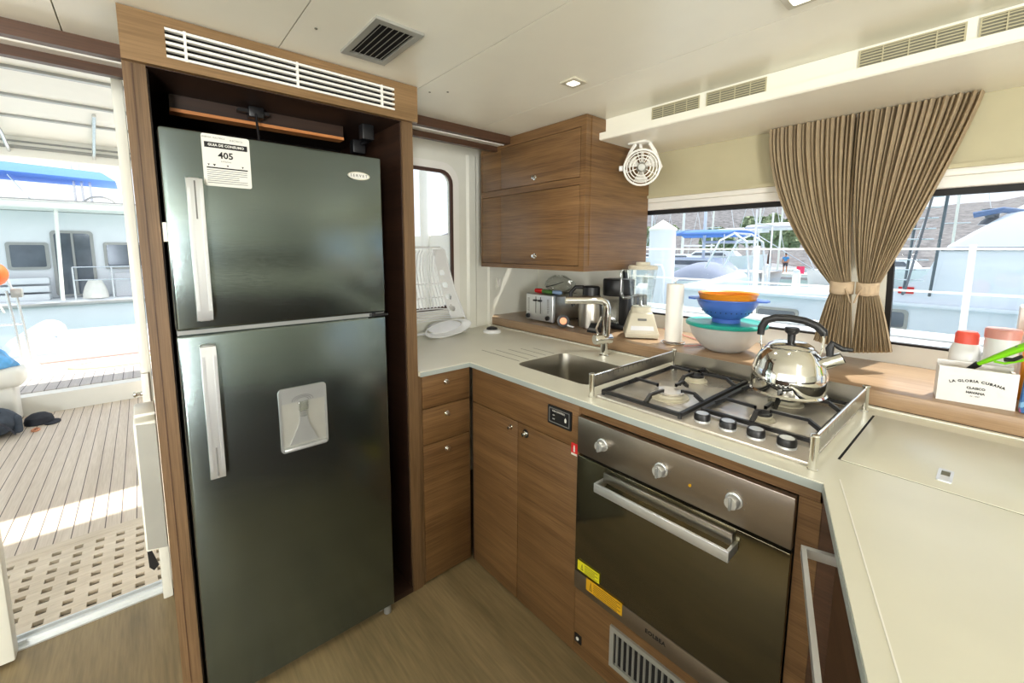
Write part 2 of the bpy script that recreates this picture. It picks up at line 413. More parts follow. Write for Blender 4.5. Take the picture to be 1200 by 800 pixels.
cw = MB().box(-5.5, -2.24, 2.0, 2.08, -.1, 1.55); cw.box(-5.5, -2.24, 1.55, 2.0, -.1, .45, .03)
for x in (-2.9, -3.5): cw.cyl((x, 1.99, .45), (x, 1.99, 2.3), .05, 16)
struct(cw.build('trim_18', 'white'))
# sliding door leaf, jamb and track
d1 = MB()
d1.box(-2.16, -2.105, -.49, -.43, .012, 2.04, .004); d1.box(-2.16, -2.105, -1.34, -1.28, .012, 2.04, .004)
d1.box(-2.16, -2.105, -1.28, -.49, .012, .10); d1.box(-2.16, -2.105, -1.28, -.49, 1.97, 2.04)
dl = struct(d1.build('door_1', 'wallw'))
MB().box(-2.135, -2.130, -1.28, -.49, .10, 1.97).build('pane', 'wglass', dl)
jb = MB().box(-2.20, -2.12, -.034, -.002, 0, 2.055, .004)
struct(jb.build('trim_7', 'wallw'))
tk = MB().box(-2.25, -2.165, -1.35, -.034, -.01, .006); tk.box(-2.20, -2.19, -1.35, -.034, .006, .018); tk.box(-2.235, -2.228, -1.35, -.034, .006, .018)
struct(tk.build('trim_8', 'handle'))

# ================================================================== REFRIGERATOR AND ITS SURROUND
su = thing('refrigerator_surround', 'tall oak cabinet surround enclosing the black refrigerator, slatted grille on top', 'cabinet', (-1.49, .40, 0))
side = MB().box(-2.12, -1.49, 0, .046, 0, 1.888); side.build('side_panel', 'oak_v', su)
g = MB().box(-1.491, -1.4885, .018, .020, 0, 1.886); P(g.build('groove', 'oak_d', su), 'dark vertical groove in the left post')
MB().box(-2.12, -1.49, .757, .800, 0, 1.888).build('side_panel', 'oak_v', su)
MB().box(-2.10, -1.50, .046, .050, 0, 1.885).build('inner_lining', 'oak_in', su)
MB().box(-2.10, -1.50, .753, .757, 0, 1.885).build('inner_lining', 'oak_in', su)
hd = MB().hole(0, .812, 1.888, 2.013, [(.722, 1.988), (.722, 1.988), (.09, 1.988), (.09, 1.988), (.09, 1.912), (.09, 1.912), (.722, 1.912), (.722, 1.912)], -1.49, -1.470, 'x')
bmesh.ops.dissolve_degenerate(hd.bm, dist=1e-5, edges=hd.bm.edges[:])
hd.build('header', 'oak_y', su)
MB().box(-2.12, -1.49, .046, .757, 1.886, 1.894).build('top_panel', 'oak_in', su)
MB().box(-2.13, -2.12, 0, .80, 0, 2.0).build('back_panel', 'dark', su)
MB().box(-1.60, -1.492, .046, .757, 1.895, 2.010).build('grille_backing', 'dark', su)
gr = MB()
for i in range(5):
    z = 1.9165+i*.0167; gr.box(-1.482, -1.4695, .09, .722, z-.0032, z+.0032)
for y in (.131, .405, .676): gr.box(-1.478, -1.4685, y-.003, y+.003, 1.912, 1.988)
gr.build('vent_grille', 'white', su)
MB().box(-1.74, -1.70, .10, .62, 1.845, 1.886).build('inner_rail', 'oak_in', su)
P(MB().box(-1.745, -1.695, .10, .62, 1.835, 1.845).build('rail_edge', 'orange_wood', su), 'orange-brown bare wood edge above the refrigerator')
br = MB().box(-1.68, -1.655, .27, .36, 1.862, 1.872); br.box(-1.69, -1.65, .30, .345, 1.85, 1.884, .004); br.cyl((-1.65, .32, 1.86), (-1.62, .32, 1.74), .004, 8)
br.build('latch', 'black', su)
hb = MB().box(-1.64, -1.60, .655, .70, 1.83, 1.885, .004); hb.box(-1.75, -1.71, .66, .71, 1.80, 1.85, .004); hb.box(-1.73, -1.62, .69, .70, 1.83, 1.84)
hb.build('hinge', 'black', su)
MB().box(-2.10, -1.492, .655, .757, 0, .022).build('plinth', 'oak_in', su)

FX = -1.455
fr = thing('refrigerator', 'tall black steel two-door refrigerator with silver bar handles in the oak surround', 'refrigerator', (-1.78, .357, 0))
MB().box(-2.08, FX-.066, .062, .653, .03, 1.73, .006).build('body', 'fridge_side', fr)
fd = MB().box(FX-.06, FX, .057, .658, 1.196, 1.737, .008, 3).build('freezer_door', 'fridge', fr)
ld = MB().box(FX-.06, FX, .057, .658, .030, 1.184, .008, 3).build('refrigerator_door', 'fridge', fr)
MB().box(FX-.064, FX-.012, .06, .655, 1.180, 1.200).build('gasket', 'silver', fr)
def fhandle(door, z0, z1, slot):
    mb = MB()
    mb.prism([(FX+.012, z0), (FX+.030, z0+.004), (FX+.036, z0+.03), (FX+.036, z1-.03), (FX+.030, z1-.004), (FX+.012, z1), (FX+.020, z1-.03), (FX+.020, z0+.03)], .104, .140, 'y')
    mb.box(FX-.002, FX+.024, .108, .136, z0, z0+.03, .004); mb.box(FX-.002, FX+.024, .108, .136, z1-.03, z1, .004)
    h = mb.build('handle', 'handle', door)
    MB().box(FX+.0355, FX+.0368, .120, .1235, slot[0], slot[1]).build('slot', 'ink2', h)
    q = MB().box(FX+.0355, FX+.0375, .1055, .112, z0+.03, z1-.03); q.box(FX+.0355, FX+.0375, .132, .1385, z0+.03, z1-.03); q.build('rib', 'handle', h)
fhandle(fd, 1.222, 1.610, (1.50, 1.60)); fhandle(ld, .762, 1.155, (.775, .86))
sk = MB().prism(rr(.147, .260, 1.594, 1.733, .006), FX, FX+.0008, 'x').build('energy_label', 'label', fd)
def on_f(o, text, y, z, size, m='ink', **k):
    L = o.parent; off = Vector(o.location)
    q = o
    tot = Vector((0, 0, 0))
    while q is not None: tot += Vector(q.location); q = q.parent
    return letters(text, size, m, o, Vector((FX+.0011, y, z))-tot, ROT_X, **k)
MB().box(FX+.0007, FX+.0012, .153, .254, 1.697, 1.712).build('black_band', 'ink', sk)
e = on_f(sk, 'GUIA DE CONSUMO', .2035, 1.7045, .0092, 'label', bold=.0003)
e.location.x += .0006
on_f(sk, '405', .201, 1.678, .024, bold=.0006)
on_f(sk, 'ENERGIA  ELECTRICA', .175, 1.724, .0055, 'ink2'); on_f(sk, 'ELECTRICO', .228, 1.722, .006, 'ink2')
on_f(sk, 'kWh/mes', .201, 1.6625, .006, 'ink2')
mk = MB().box(FX+.0007, FX+.0012, .155, .252, 1.642, 1.6455)
for y, s_ in ((.160, .0025), (.173, .0035), (.204, .0025), (.240, .0025)):
    mk.prism([(y-s_, 1.6535), (y+s_, 1.6535), (y, 1.648)], FX+.0007, FX+.0012, 'x')
mk.build('scale_bar', 'ink', sk)
fl = MB()
for i in range(7):
    z = 1.637-i*.0056; fl.box(FX+.0007, FX+.0010, .155, .250-(.02 if i in (3, 4) else 0), z-.0008, z+.0008)
fl.build('small_print', 'ink2', sk)
bd = MB().prism([(.576+.038*math.cos(t*PI/16), 1.667+.0135*math.sin(t*PI/16)) for t in range(32)], FX, FX+.003, 'x').build('badge', 'chrome', fd)
MB().prism([(.576+.034*math.cos(t*PI/16), 1.667+.0105*math.sin(t*PI/16)) for t in range(32)], FX+.003, FX+.0033, 'x').build('badge_face', 'label', bd)
q = letters('S E R V E T', .0125, 'ink', bd, Vector((FX+.0038, .576, 1.667))-Vector(fr.location), ROT_X)
wd = MB().ring(rr(.292, .436, .7716, .9825, .012), rr(.298, .430, .779, .975, .008), FX-.001, FX+.006, 'x').build('water_dispenser', 'silver', ld)
MB().prism(rr(.297, .431, .932, .976, .007), FX, FX+.004, 'x').build('dispenser_panel', 'silver', wd)
MB().prism(rr(.297, .431, .778, .935, .007), FX-.001, FX+.0012, 'x').build('recess', 'alu', wd)
nz = MB().cyl((FX+.006, .362, .93), (FX+.006, .362, .885), .012, 14); nz.box(FX, FX+.014, .347, .377, .905, .934, .003); nz.build('spout', 'jar', wd)
lv = MB().prism([(.352, .90), (.372, .90), (.376, .86), (.404, .795), (.318, .795), (.348, .86)], FX+.001, FX+.008, 'x'); lv.build('paddle', 'silver', wd)
MB().box(FX, FX+.018, .300, .428, .779, .787, .002).build('drip_tray', 'handle', wd)
arc_ = MB()
for k in range(3): arc_.tube([(FX+.005, .362+(.018+.007*k)*math.cos(t), .935+(.018+.007*k)*.6*math.sin(t)) for t in [PI*j/10 for j in range(11)]], .0006, 6)
arc_.build('arc_marks', 'ink2', wd)
for y in (.10, .615): MB().cyl((FX-.05, y, 0), (FX-.05, y, .03), .016, 14).build('foot', 'silver', fr)
MB().cyl((FX-.015, .632, 0), (FX-.015, .632, .03), .014, 14).build('foot', 'silver', fr)
MB().box(FX-.07, FX-.005, .050, .058, 1.44, 1.49).build('hinge_cover', 'white', fr)
hg = MB().box(FX-.02, FX+.010, .60, .662, 1.186, 1.193); hg.cyl((FX+.002, .61, 1.184), (FX+.002, .61, 1.197), .006, 10); hg.build('hinge', 'black', fr)

# ================================================================== CEILING FITTINGS
cv = thing('ceiling_vent', 'square grey louvred air vent in the ceiling', 'vent', (-1.235, .57, CZ))
MB().ring([(-1.108, .50), (-1.108, .638), (-1.365, .638), (-1.365, .50)], [(-1.13, .518), (-1.13, .62), (-1.343, .62), (-1.343, .518)], CZ-.008, CZ, 'z').build('frame', 'alu', cv)
MB().box(-1.345, -1.128, .516, .622, CZ-.0012, CZ-.0004).build('backing', 'dark', cv)
for i in range(6):
    y = .530+i*.0165
    MB().hexa([(-1.343, y, CZ-.001), (-1.343, y+.002, CZ-.001), (-1.13, y+.002, CZ-.001), (-1.13, y, CZ-.001), (-1.343, y-.006, CZ-.008), (-1.343, y-.004, CZ-.008), (-1.13, y-.004, CZ-.008), (-1.13, y-.006, CZ-.008)]).build('louvre', 'alu', cv)
cl = thing('ceiling_light', 'small square recessed ceiling light beside a panel seam', 'light', (-1.057, 1.205, CZ))
MB().box(-1.092, -1.024, 1.170, 1.240, CZ-.007, CZ, .002).build('frame', 'cream', cl)
MB().prism(rr(-1.078, -1.040, 1.185, 1.223, .006), CZ-.0085, CZ-.006, 'z').build('lens', 'lamp', cl)
cl2 = thing('ceiling_light', 'square recessed ceiling light cut by the top edge of the picture', 'light', (-.37, 1.215, CZ))
MB().box(-.405, -.335, 1.18, 1.25, CZ-.007, CZ, .002).build('frame', 'cream', cl2)
MB().prism(rr(-.389, -.351, 1.196, 1.234, .006), CZ-.0085, CZ-.006, 'z').build('lens', 'lamp', cl2)
def led(x, y, p):
    d = D.lights.new('downlight', 'SPOT'); d.energy = p; d.spot_size = 2.4; d.spot_blend = .8; d.shadow_soft_size = .03; d.color = (1, .95, .85)
    o = D.objects.new('downlight', d); COL.objects.link(o); o.location = (x, y, CZ-.02); return o
led(-1.057, 1.205, 11); led(-.37, 1.215, 4)
led(.9, .6, 4); led(-.3, -.9, 5)  # two added fill spots out of view, with no fixture modelled

# ================================================================== VALANCE SHELF, AIR GRILLES
vs = MB().prism([(1.60, 1.918), (1.60, 1.945), (1.645, 1.947), (1.645, 2.014), (2.028, 2.014), (2.028, 1.914), (1.605, 1.914)], -1.248, 3.5, 'x')
tag(vs.build('valance_shelf', 'ceil'), 'long white boxed shelf below the ceiling above the windows and curtain', 'shelf')
def grille(x0, x1, lab):
    t = thing('air_grille', lab, 'vent', ((x0+x1)/2, 1.644, 1.978), 0, 'air grilles along the valance shelf')
    MB().ring([(x1, 2.006), (x0, 2.006), (x0, 1.950), (x1, 1.950)], [(x1-.004, 2.002), (x0+.004, 2.002), (x0+.004, 1.954), (x1-.004, 1.954)], 1.641, 1.6445, 'y').build('frame', 'beige', t)
    s_ = MB(); n = 6
    for i in range(n):
        z = 1.958+i*.008; s_.box(x0+.003, x1-.003, 1.6405, 1.6435, z-.0014, z+.0014)
    k = int((x1-x0)/.045)
    for i in range(1, k): xx = x0+(x1-x0)*i/k; s_.box(xx-.0015, xx+.0015, 1.640, 1.643, 1.953, 2.003)
    s_.build('slats', 'beige', t)
    MB().box(x0+.003, x1-.003, 1.6437, 1.6447, 1.953, 2.003).build('backing', 'seam', t)
grille(-1.012, -.812, 'beige slatted air grille nearest the oak wall cabinet')
grille(-.786, -.582, 'beige slatted air grille second from the oak wall cabinet')
grille(-.336, -.117, 'beige slatted air grille above the curtain')
grille(-.095, .14, 'beige slatted air grille at the right edge, past the curtain')
dv = MB()
for x in (-.80, -.795): pass
fan = thing('wall_fan', 'small white round caged fan hanging from the valance shelf', 'fan', (-1.15, 1.77, 1.914))
fc = Vector((-1.128, 1.765, 1.800)); vd = Vector((.50, -.84, -.12)).normalized()
q = vd.to_track_quat('Z', 'Y').to_matrix()
ux, uy = q@Vector((1, 0, 0)), q@Vector((0, 1, 0))
def circ(c, r, n=28, off=0): return [c+vd*off+r*(math.cos(2*PI*j/n)*ux+math.sin(2*PI*j/n)*uy) for j in range(n)]
cg = MB()
for r, off in ((.078, .0), (.078, -.03), (.066, .012), (.052, .018), (.038, .022)): cg.tube(circ(fc, r, 28, off), .0026 if off not in (0,) else .005, 6, True)
for k in range(8):
    a = 2*PI*k/8+.3; e_ = math.cos(a)*ux+math.sin(a)*uy
    cg.tube([fc+e_*.022+vd*.024, fc+e_*.05+vd*.019, fc+e_*.078, fc+e_*.078-vd*.03], .0018, 6)
cg.build('cage', 'white', fan)
bl = MB()
for k in range(3):
    a = 2*PI*k/3+.5
    def bf(u, v, a=a):
        rr_ = .012+.05*v; t = a+(u-.5)*.95*(.6+.5*v); e_ = math.cos(t)*ux+math.sin(t)*uy
        return fc+e_*rr_+vd*((u-.5)*.02-.008)
    bl.grid(bf, 8, 6)
bl.build('blades', 'white', fan, thick=.002)
hbm = MB().lathe([(.0, .026), (.015, .025), (.019, .018), (.019, -.02), (.026, -.025), (.026, -.055), (.0, -.058)], fc, 20, vd); hbm.build('motor_hub', 'alu', fan)
bk = MB(); bk.box(-1.19, -1.10, 1.74, 1.80, 1.906, 1.9145, .002)
for s_ in (-1, 1): bk.tube([fc+ux*s_*.03+Vector((0, 0, .107)), fc+ux*s_*.055+Vector((0, 0, .07))-vd*.015, fc+ux*s_*.083-vd*.015, fc+ux*s_*.07-uy*.02-vd*.015], .005, 8, squash=1.8)
bk.tube([fc-vd*.04, fc-vd*.045+Vector((0, 0, .06)), Vector((-1.145, 1.77, 1.91))], .007, 8)
bk.build('bracket', 'white', fan)
MB().cyl(fc-ux*.085, fc-ux*.10, .012, 12).build('side_knob', 'plastic', fan)

# ================================================================== UPPER CABINET
uc = thing('wall_cabinet', 'oak wall cabinet with two lift doors hanging in the corner above the toaster', 'cabinet', (-1.635, 1.77, 1.325))
cbm = MB().box(-2.02, -1.25, 1.533, 2.028, 1.325, 2.013)
cbm.box(-2.02, -2.01, 1.515, 1.533, 1.325, 2.013); cbm.box(-1.280, -1.25, 1.515, 1.533, 1.325, 2.013)
cbm.box(-2.01, -1.28, 1.515, 1.533, 1.966, 2.013); cbm.box(-2.01, -1.28, 1.515, 1.533, 1.716, 1.748); cbm.box(-2.01, -1.28, 1.515, 1.533, 1.325, 1.348)
cbm.build('body', 'oak', uc)
MB().box(-1.2505, -1.2455, 1.548, 2.02, 1.352, 2.010).build('side_panel', 'oak', uc)
for z0, z1 in ((1.7505, 1.9635), (1.3505, 1.7135)):
    MB().box(-2.0075, -1.8415, 1.516, 1.532, z0, z1, .001).build('filler_panel', 'oak', uc)
    MB().box(-2.01, -1.28, 1.5325, 1.5335, z0-.0025, z1+.0025).build('shadow_gap', 'dark', uc)
def knob(parent, p, n, r=.0125, m='chrome'):
    n = Vector(n)
    k = MB().lathe([(r, 0), (r, .003), (r*.62, .004), (r*.55, .010), (r*.72, .014), (r*.6, .018), (0, .019)], Vector(p), 20, n).build('knob', m, parent)
    return k
for z0, z1, kx, kz in ((1.7505, 1.9635, -1.572, 1.781), (1.3505, 1.7135, -1.566, 1.392)):
    d = MB().box(-1.8385, -1.2825, 1.514, 1.532, z0, z1, .0012).build('door', 'oak', uc)
    knob(d, (kx, 1.514, kz), (0, -1, 0))

# ================================================================== WORKTOP
wt = thing('worktop', 'cream laminate worktop running round the galley in a U', 'worktop', (-.6, 1.3, .92))
E0 = Vector((-.204, 1.042)); dd = Vector((.3057, -.9521)); nn = Vector((.9521, .3057))
E1 = E0+dd*1.5
Z0, Z1 = .920, .940
cm = MB()
cm.prism([(-2.148, .802), (-1.475, .802), (-1.475, 1.042), (-2.148, 1.042)], Z0, Z1, 'z')
cm.box(-2.148, -1.475, 1.042, 1.69, Z0, Z1)
cm.hole(-1.475, -.86, 1.042, 1.69, rr(-1.33, -.93, 1.172, 1.485, .045), Z0, Z1, 'z')
cm.prism([(-.86, 1.042), (E0.x, 1.042), (E1.x, E1.y), (1.25, E1.y), (1.25, 1.69), (-.86, 1.69)], Z0, Z1, 'z')
cm.build('surface', 'counter', wt)
eb = MB().box(-1.475, E0.x, 1.0405, 1.0425, Z0-.001, Z1-.003); eb.box(-1.4765, -1.4735, .802, 1.042, Z0-.001, Z1-.003)
a = E0-nn*.0015; b = E1-nn*.0015; c = E1+nn*.0005; d = E0+nn*.0005
eb.prism([(a.x, a.y), (b.x, b.y), (c.x, c.y), (d.x, d.y)], Z0-.001, Z1-.003, 'z')
P(eb.build('edge_band', 'edge', wt), 'grey edge band of the cream worktop')
a = E0+nn*.030+dd*-.035; b = E1+nn*.030; c = b+nn*.0022; d = a+nn*.0022
MB().prism([(a.x, a.y), (b.x, b.y), (c.x, c.y), (d.x, d.y)], Z1, Z1+.0012, 'z').build('joint_line', 'white', wt)
for i, (y, xa) in enumerate(((1.215, -1.62), (1.27, -1.58), (1.325, -1.55), (1.38, -1.52), (1.435, -1.49))):
    MB().box(xa, -1.347, y-.002, y+.002, Z1-.0008, Z1+.0003).build('drainer_groove', 'seam', wt)
gp = MB().box(-.212, -.207, 1.193, 1.60, Z1-.001, Z1+.0004); P(gp.build('lid_gap', 'dark', wt), 'dark gap along the left of the hatch lid')
lid = MB().box(-.206, 1.22, 1.193, 1.604, Z1-.002, Z1+.0016, .0008).build('hatch_lid', 'counter', wt)
MB().box(-.207, 1.22, 1.1905, 1.193, Z1-.001, Z1+.0003).build('lid_gap', 'seam', wt)
lt = MB().ring(rr(-.052, -.028, 1.236, 1.306, .003), rr(-.047, -.033, 1.243, 1.299, .002), Z1+.001, Z1+.0045, 'z').build('latch', 'handle', lid)
MB().box(-.0475, -.0325, 1.242, 1.272, Z1+.001, Z1+.003).build('latch_tongue', 'mboard', lt)
MB().box(-.0475, -.0325, 1.272, 1.30, Z1+.001, Z1+.0022).build('latch_recess', 'seam', lt)
MB().box(-2.14, 1.25, 1.674, 1.69, Z1, Z1+.004, .001).build('sealant_strip', 'wallw', wt)

# ledge under the windows
lg = thing('window_ledge', 'long oak ledge under the windows carrying kitchen things', 'ledge', (-.5, 1.9, .94))
lgm = MB().box(-2.188, 2.0, 1.69, 2.153, .945, .995, .003); lgm.build('board', 'ledge', lg)
MB().box(-2.188, 2.0, 1.694, 1.71, .90, .946).build('front_board', 'oak_d', lg)

# ================================================================== BASE CABINETS
du = thing('drawer_unit', 'narrow oak drawer unit between the refrigerator surround and the corner', 'cabinet', (-1.8, .93, 0))
MB().box(-2.12, -1.508, .803, 1.056, .0, .918).build('body', 'oak_in', du)
MB().box(-1.508, -1.495, .803, .816, 0, .918).build('edge_strip', 'oak_v', du)
def front(parent, nm, x0, x1, y0, y1, z0, z1, m='oak'): return MB().box(x0, x1, y0, y1, z0, z1, .0012).build(nm, m, parent)
for nm, z0, z1, kz in (('drawer', .777, .917, .872), ('drawer', .622, .774, .734), ('door', .012, .619, .579)):
    d = front(du, nm, -1.508, -1.490, .8175, 1.050, z0, z1)
    knob(d, (-1.490, .930, kz), (1, 0, 0), .0125, 'chrome' if kz < .6 else 'oak_d' if False else 'chrome')
scb = thing('sink_cabinet', 'oak base cabinet under the sink with two doors and a control panel', 'cabinet', (-1.18, 1.35, 0))
MB().box(-1.486, -.874, 1.076, 1.16, 0, .918).build('body', 'oak_in', scb)
top = front(scb, 'top_panel', -1.478, -.876, 1.058, 1.076, .761, .917)
dL = front(scb, 'door', -1.478, -1.1805, 1.058, 1.076, .006, .758); knob(dL, (-1.219, 1.058, .727), (0, -1, 0), .010)
dR = front(scb, 'door', -1.1775, -.876, 1.058, 1.076, .006, .758); knob(dR, (-1.135, 1.058, .727), (0, -1, 0), .012)
MB().cyl((-1.135, 1.0585, .727), (-1.135, 1.057, .727), .017, 20).build('knob_plate', 'black', dR)
MB().box(-1.488, -1.479, 1.062, 1.076, 0, .917).build('corner_post', 'dark', scb)
cp = MB().prism(rr(-1.014, -.905, .813, .880, .004), 1.052, 1.058, 'y').build('control_panel', 'black', scb)
MB().ring(rr(-1.007, -.912, .820, .873, .003), rr(-1.004, -.915, .823, .870, .003), 1.0512, 1.052, 'y').build('panel_border', 'ink2', cp)
def on_y(o, text, x, z, y, size, m, **k):
    tot = Vector((0, 0, 0)); q = o
    while q is not None: tot += Vector(q.location); q = q.parent
    return letters(text, size, m, o, Vector((x, y, z))-tot, ROT_Y, **k)
on_y(cp, 'GAS CONTROL', -.962, .863, 1.0516, .0085, 'label'); on_y(cp, 'ON', -.985, .848, 1.0516, .006, 'label'); on_y(cp, 'OFF', -.985, .834, 1.0516, .006, 'label')
MB().prism([(-.935, .845), (-.930, .853), (-.925, .845), (-.927, .836), (-.933, .836)], 1.0514, 1.052, 'y').build('flame_symbol', 'label', cp)
rs = MB().box(-.906, -.879, 1.0568, 1.058, .733, .775).build('warning_sticker', 'red', scb)
MB().box(-.905, -.880, 1.0563, 1.0569, .733, .740).build('sticker_stripe', 'label', rs)
xt = MB().prism([(-.896, .745), (-.889, .745), (-.889, .760), (-.8905, .765), (-.8905, .768), (-.8945, .768), (-.8945, .765), (-.896, .760)], 1.0563, 1.0569, 'y').build('extinguisher_symbol', 'label', rs)

oh = thing('oven_cabinet', 'oak housing round the built-in oven with a louvred vent below', 'cabinet', (-.54, 1.35, 0))
MB().box(-.872, -.206, 1.060, 1.078, .886, .917).build('top_rail', 'oak', oh)
MB().box(-.248, -.206, 1.058, 1.076, .002, .886).build('right_stile', 'oak', oh)
MB().box(-.8745, -.866, 1.058, 1.076, .006, .917).build('left_stile', 'oak', oh)
MB().box(-.866, -.248, 1.058, 1.076, .006, .270).build('bottom_panel', 'oak', oh)
MB().box(-.87, -.21, 1.12, 1.16, .0, .917).build('backing', 'dark', oh)
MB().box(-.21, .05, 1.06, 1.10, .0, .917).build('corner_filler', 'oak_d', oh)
vt = thing('floor_vent', 'white framed louvred vent low on the oak panel below the oven', 'vent', (-.59, 1.056, .154))
MB().ring([(-.455, .226), (-.722, .226), (-.722, .083), (-.455, .083)], [(-.472, .210), (-.706, .210), (-.706, .099), (-.472, .099)], 1.050, 1.058, 'y').build('frame', 'alu', vt)
MB().box(-.706, -.472, 1.0572, 1.058, .099, .210).build('backing', 'dark', vt)
for i in range(12):
    x = -.698+i*.0195
    MB().hexa([(x, 1.052, .099), (x+.0025, 1.052, .099), (x+.0055, 1.0572, .099), (x+.003, 1.0572, .099), (x, 1.052, .210), (x+.0025, 1.052, .210), (x+.0055, 1.0572, .210), (x+.003, 1.0572, .210)]).build('louvre', 'alu', vt)
fl = thing('courtesy_light', 'tiny square black step light near the floor left of the vent', 'light', (-.856, 1.057, .072))
MB().box(-.871, -.841, 1.054, 1.058, .056, .088, .001).build('plate', 'black', fl)
MB().lathe([(.006, 0), (.006, .002), (0, .003)], (-.856, 1.054, .073), 14, (0, -1, 0)).build('lens', 'label', fl)

ov = thing('oven', 'built-in stainless oven with brown mirror-glass door under the hob', 'oven', (-.557, 1.25, .275))
MB().box(-.86, -.252, 1.062, 1.118, .28, .88).build('body', 'black', ov)
cp2 = MB().box(-.865, -.250, 1.040, 1.062, .761, .884, .002).build('control_panel', 'ovsteel', ov)
for x in (-.764, -.566, -.374):
    k = MB().lathe([(.020, 0), (.020, .004), (.0165, .005), (.0155, .022), (.0140, .024), (0, .024)], (x, 1.040, .822), 24, (0, -1, 0)).build('knob', 'handle', cp2)
    MB().box(x-.003, x+.003, 1.010, 1.018, .807, .837, .001).build('grip', 'silver', k)
    tk_ = MB()
    for j in range(7):
        an = math.radians(-120+40*j+90); tk_.box(x+.027*math.cos(an)-.001, x+.027*math.cos(an)+.001, 1.0394, 1.040, .822+.027*math.sin(an)-.001, .822+.027*math.sin(an)+.001)
    tk_.build('dial_marks', 'ink2', cp2)
P(MB().cyl((-.484, 1.0405, .812), (-.484, 1.038, .812), .004, 10).build('indicator', 'amber', cp2), 'tiny amber indicator lamp')
od = MB().box(-.865, -.250, 1.040, 1.060, .338, .752, .002).build('door', 'ovenglass', ov)
tr_ = MB().box(-.865, -.250, 1.039, 1.060, .277, .3375, .002).build('bottom_trim', 'ovsteel', ov)
on_y(tr_, 'EOLBEA', -.560, .312, 1.0386, .017, 'ink', bold=.0006, spacing=1.1)
hn = MB()
hn.box(-.752, -.358, .984, .992, .694, .722, .0015); hn.box(-.752, -.744, .992, 1.040, .698, .722, .001); hn.box(-.366, -.358, .992, 1.040, .698, .722, .001)
hn.build('handle', 'handle', od)
MB().box(-.744, -.366, 1.020, 1.0395, .716, .746, .001).build('handle_plate', 'steel', od)
def sticker(x0, x1, z0, z1, m, par, lines):
    s_ = MB().box(x0, x1, 1.0376, 1.0392, z0, z1).build('warning_sticker', m, par)
    tot = MB()
    tot.ring([(x0+.014, z0+.006), (x0+.024, z0+.006), (x0+.019, z1-.006)], [(x0+.0162, z0+.0075), (x0+.0218, z0+.0075), (x0+.019, z1-.010)], 1.0370, 1.0377, 'y')
    for i in range(lines):
        z = z1-.006-i*(z1-z0-.010)/max(1, lines-1); tot.box(x0+.030, x1-.006-(i % 2)*.012, 1.0371, 1.0377, z-.0007, z+.0007)
    tot.build('print', 'ink', s_)
    return s_
sticker(-.850, -.760, .352, .386, 'yellow', od, 5)
sticker(-.812, -.672, .300, .342, 'amber', od, 6)

# peninsula base
pen = thing('peninsula_cabinet', 'oak drawer cabinet under the right-hand worktop seen edge-on', 'cabinet', (.4, .5, 0))
Q0 = E0+nn*.018+dd*.03; Q1 = E1+nn*.018
def pp(mb, u0, u1, d0, d1, z0, z1):
    A = [E0+dd*u+nn*dpt for u, dpt in ((u0, d0), (u1, d0), (u1, d1), (u0, d1))]
    mb.prism([(v.x, v.y) for v in A], z0, z1, 'z'); return mb
pp(MB(), .09, 1.48, .040, 1.0, .0, .918).build('body', 'oak_in', pen)
pp(MB(), .025, .075, .030, .06, .0, .918).build('corner_stile', 'oak_d', pen)
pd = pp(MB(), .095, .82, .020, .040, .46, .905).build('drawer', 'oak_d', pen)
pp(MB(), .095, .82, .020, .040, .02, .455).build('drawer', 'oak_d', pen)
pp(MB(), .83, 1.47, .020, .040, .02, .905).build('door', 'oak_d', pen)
h = MB(); pp(h, .105, .64, -.038, -.030, .835, .853); pp(h, .105, .115, -.030, .020, .835, .853); pp(h, .630, .64, -.030, .020, .835, .853)
h.build('handle', 'handle', pd)

# ================================================================== SINK, TAP
sk_ = thing('sink', 'rectangular stainless steel sink set into the cream worktop', 'sink', (-1.13, 1.33, .79))
s_ = MB()
top_l = rr(-1.3285, -.9315, 1.1735, 1.4835, .043, 6); bot_l = rr(-1.318, -.942, 1.184, 1.473, .045, 6)
def loopv(l, z): return [s_.bm.verts.new((x, y, z)) for x, y in l]
L1, L2 = loopv(top_l, .9395), loopv(bot_l, .80)
L3 = loopv(rr(-1.30, -.96, 1.20, 1.457, .03, 6), .788)
n_ = len(L1)
for A, B in ((L1, L2), (L2, L3)):
    for i in range(n_): s_.bm.faces.new([A[i], A[(i+1) % n_], B[(i+1) % n_], B[i]])
s_.bm.faces.new(L3)
s_.build('basin', 'steel', sk_)
MB().lathe([(.04, 0), (.04, .003), (.03, .004), (.028, .001), (0, .001)], (-1.13, 1.33, .7885), 24).build('drain', 'chrome', sk_)
P(MB().cyl((-1.3165, 1.4715, .80), (-1.3265, 1.4815, .938), .004, 8).build('corner_highlight', 'steel', sk_), 'bright corner of the steel basin')  # steel rod added to give the basin corner its bright highlight
fa = thing('tap', 'chrome single-lever tap with squared spout behind the sink', 'tap', (-1.165, 1.575, .94))
f1 = MB().lathe([(.024, 0), (.024, .006), (.018, .010), (.018, .07)], (-1.165, 1.575, .94), 24); f1.build('base', 'chrome', fa)
ax = Vector((-.35, -.93, 0)).normalized()
c0 = Vector((-1.165, 1.575, 1.020))
MB().lathe([(.0, -.035), (.021, -.034), (.023, -.03), (.023, .05), (.021, .054), (0, .055)], c0, 28, ax).build('valve_body', 'chrome', fa)
sp = MB().tube([c0+Vector((0.004, .004, 0)), c0+Vector((.006, .006, .10)), c0+Vector((.006, .006, .145)), c0+Vector((0, .0, .165)), c0+Vector((-.012, -.016, .176)), c0+Vector((-.03, -.036, .178)), c0+Vector((-.115, -.145, .178))], .0165, 18)
sp.build('spout', 'chrome', fa)
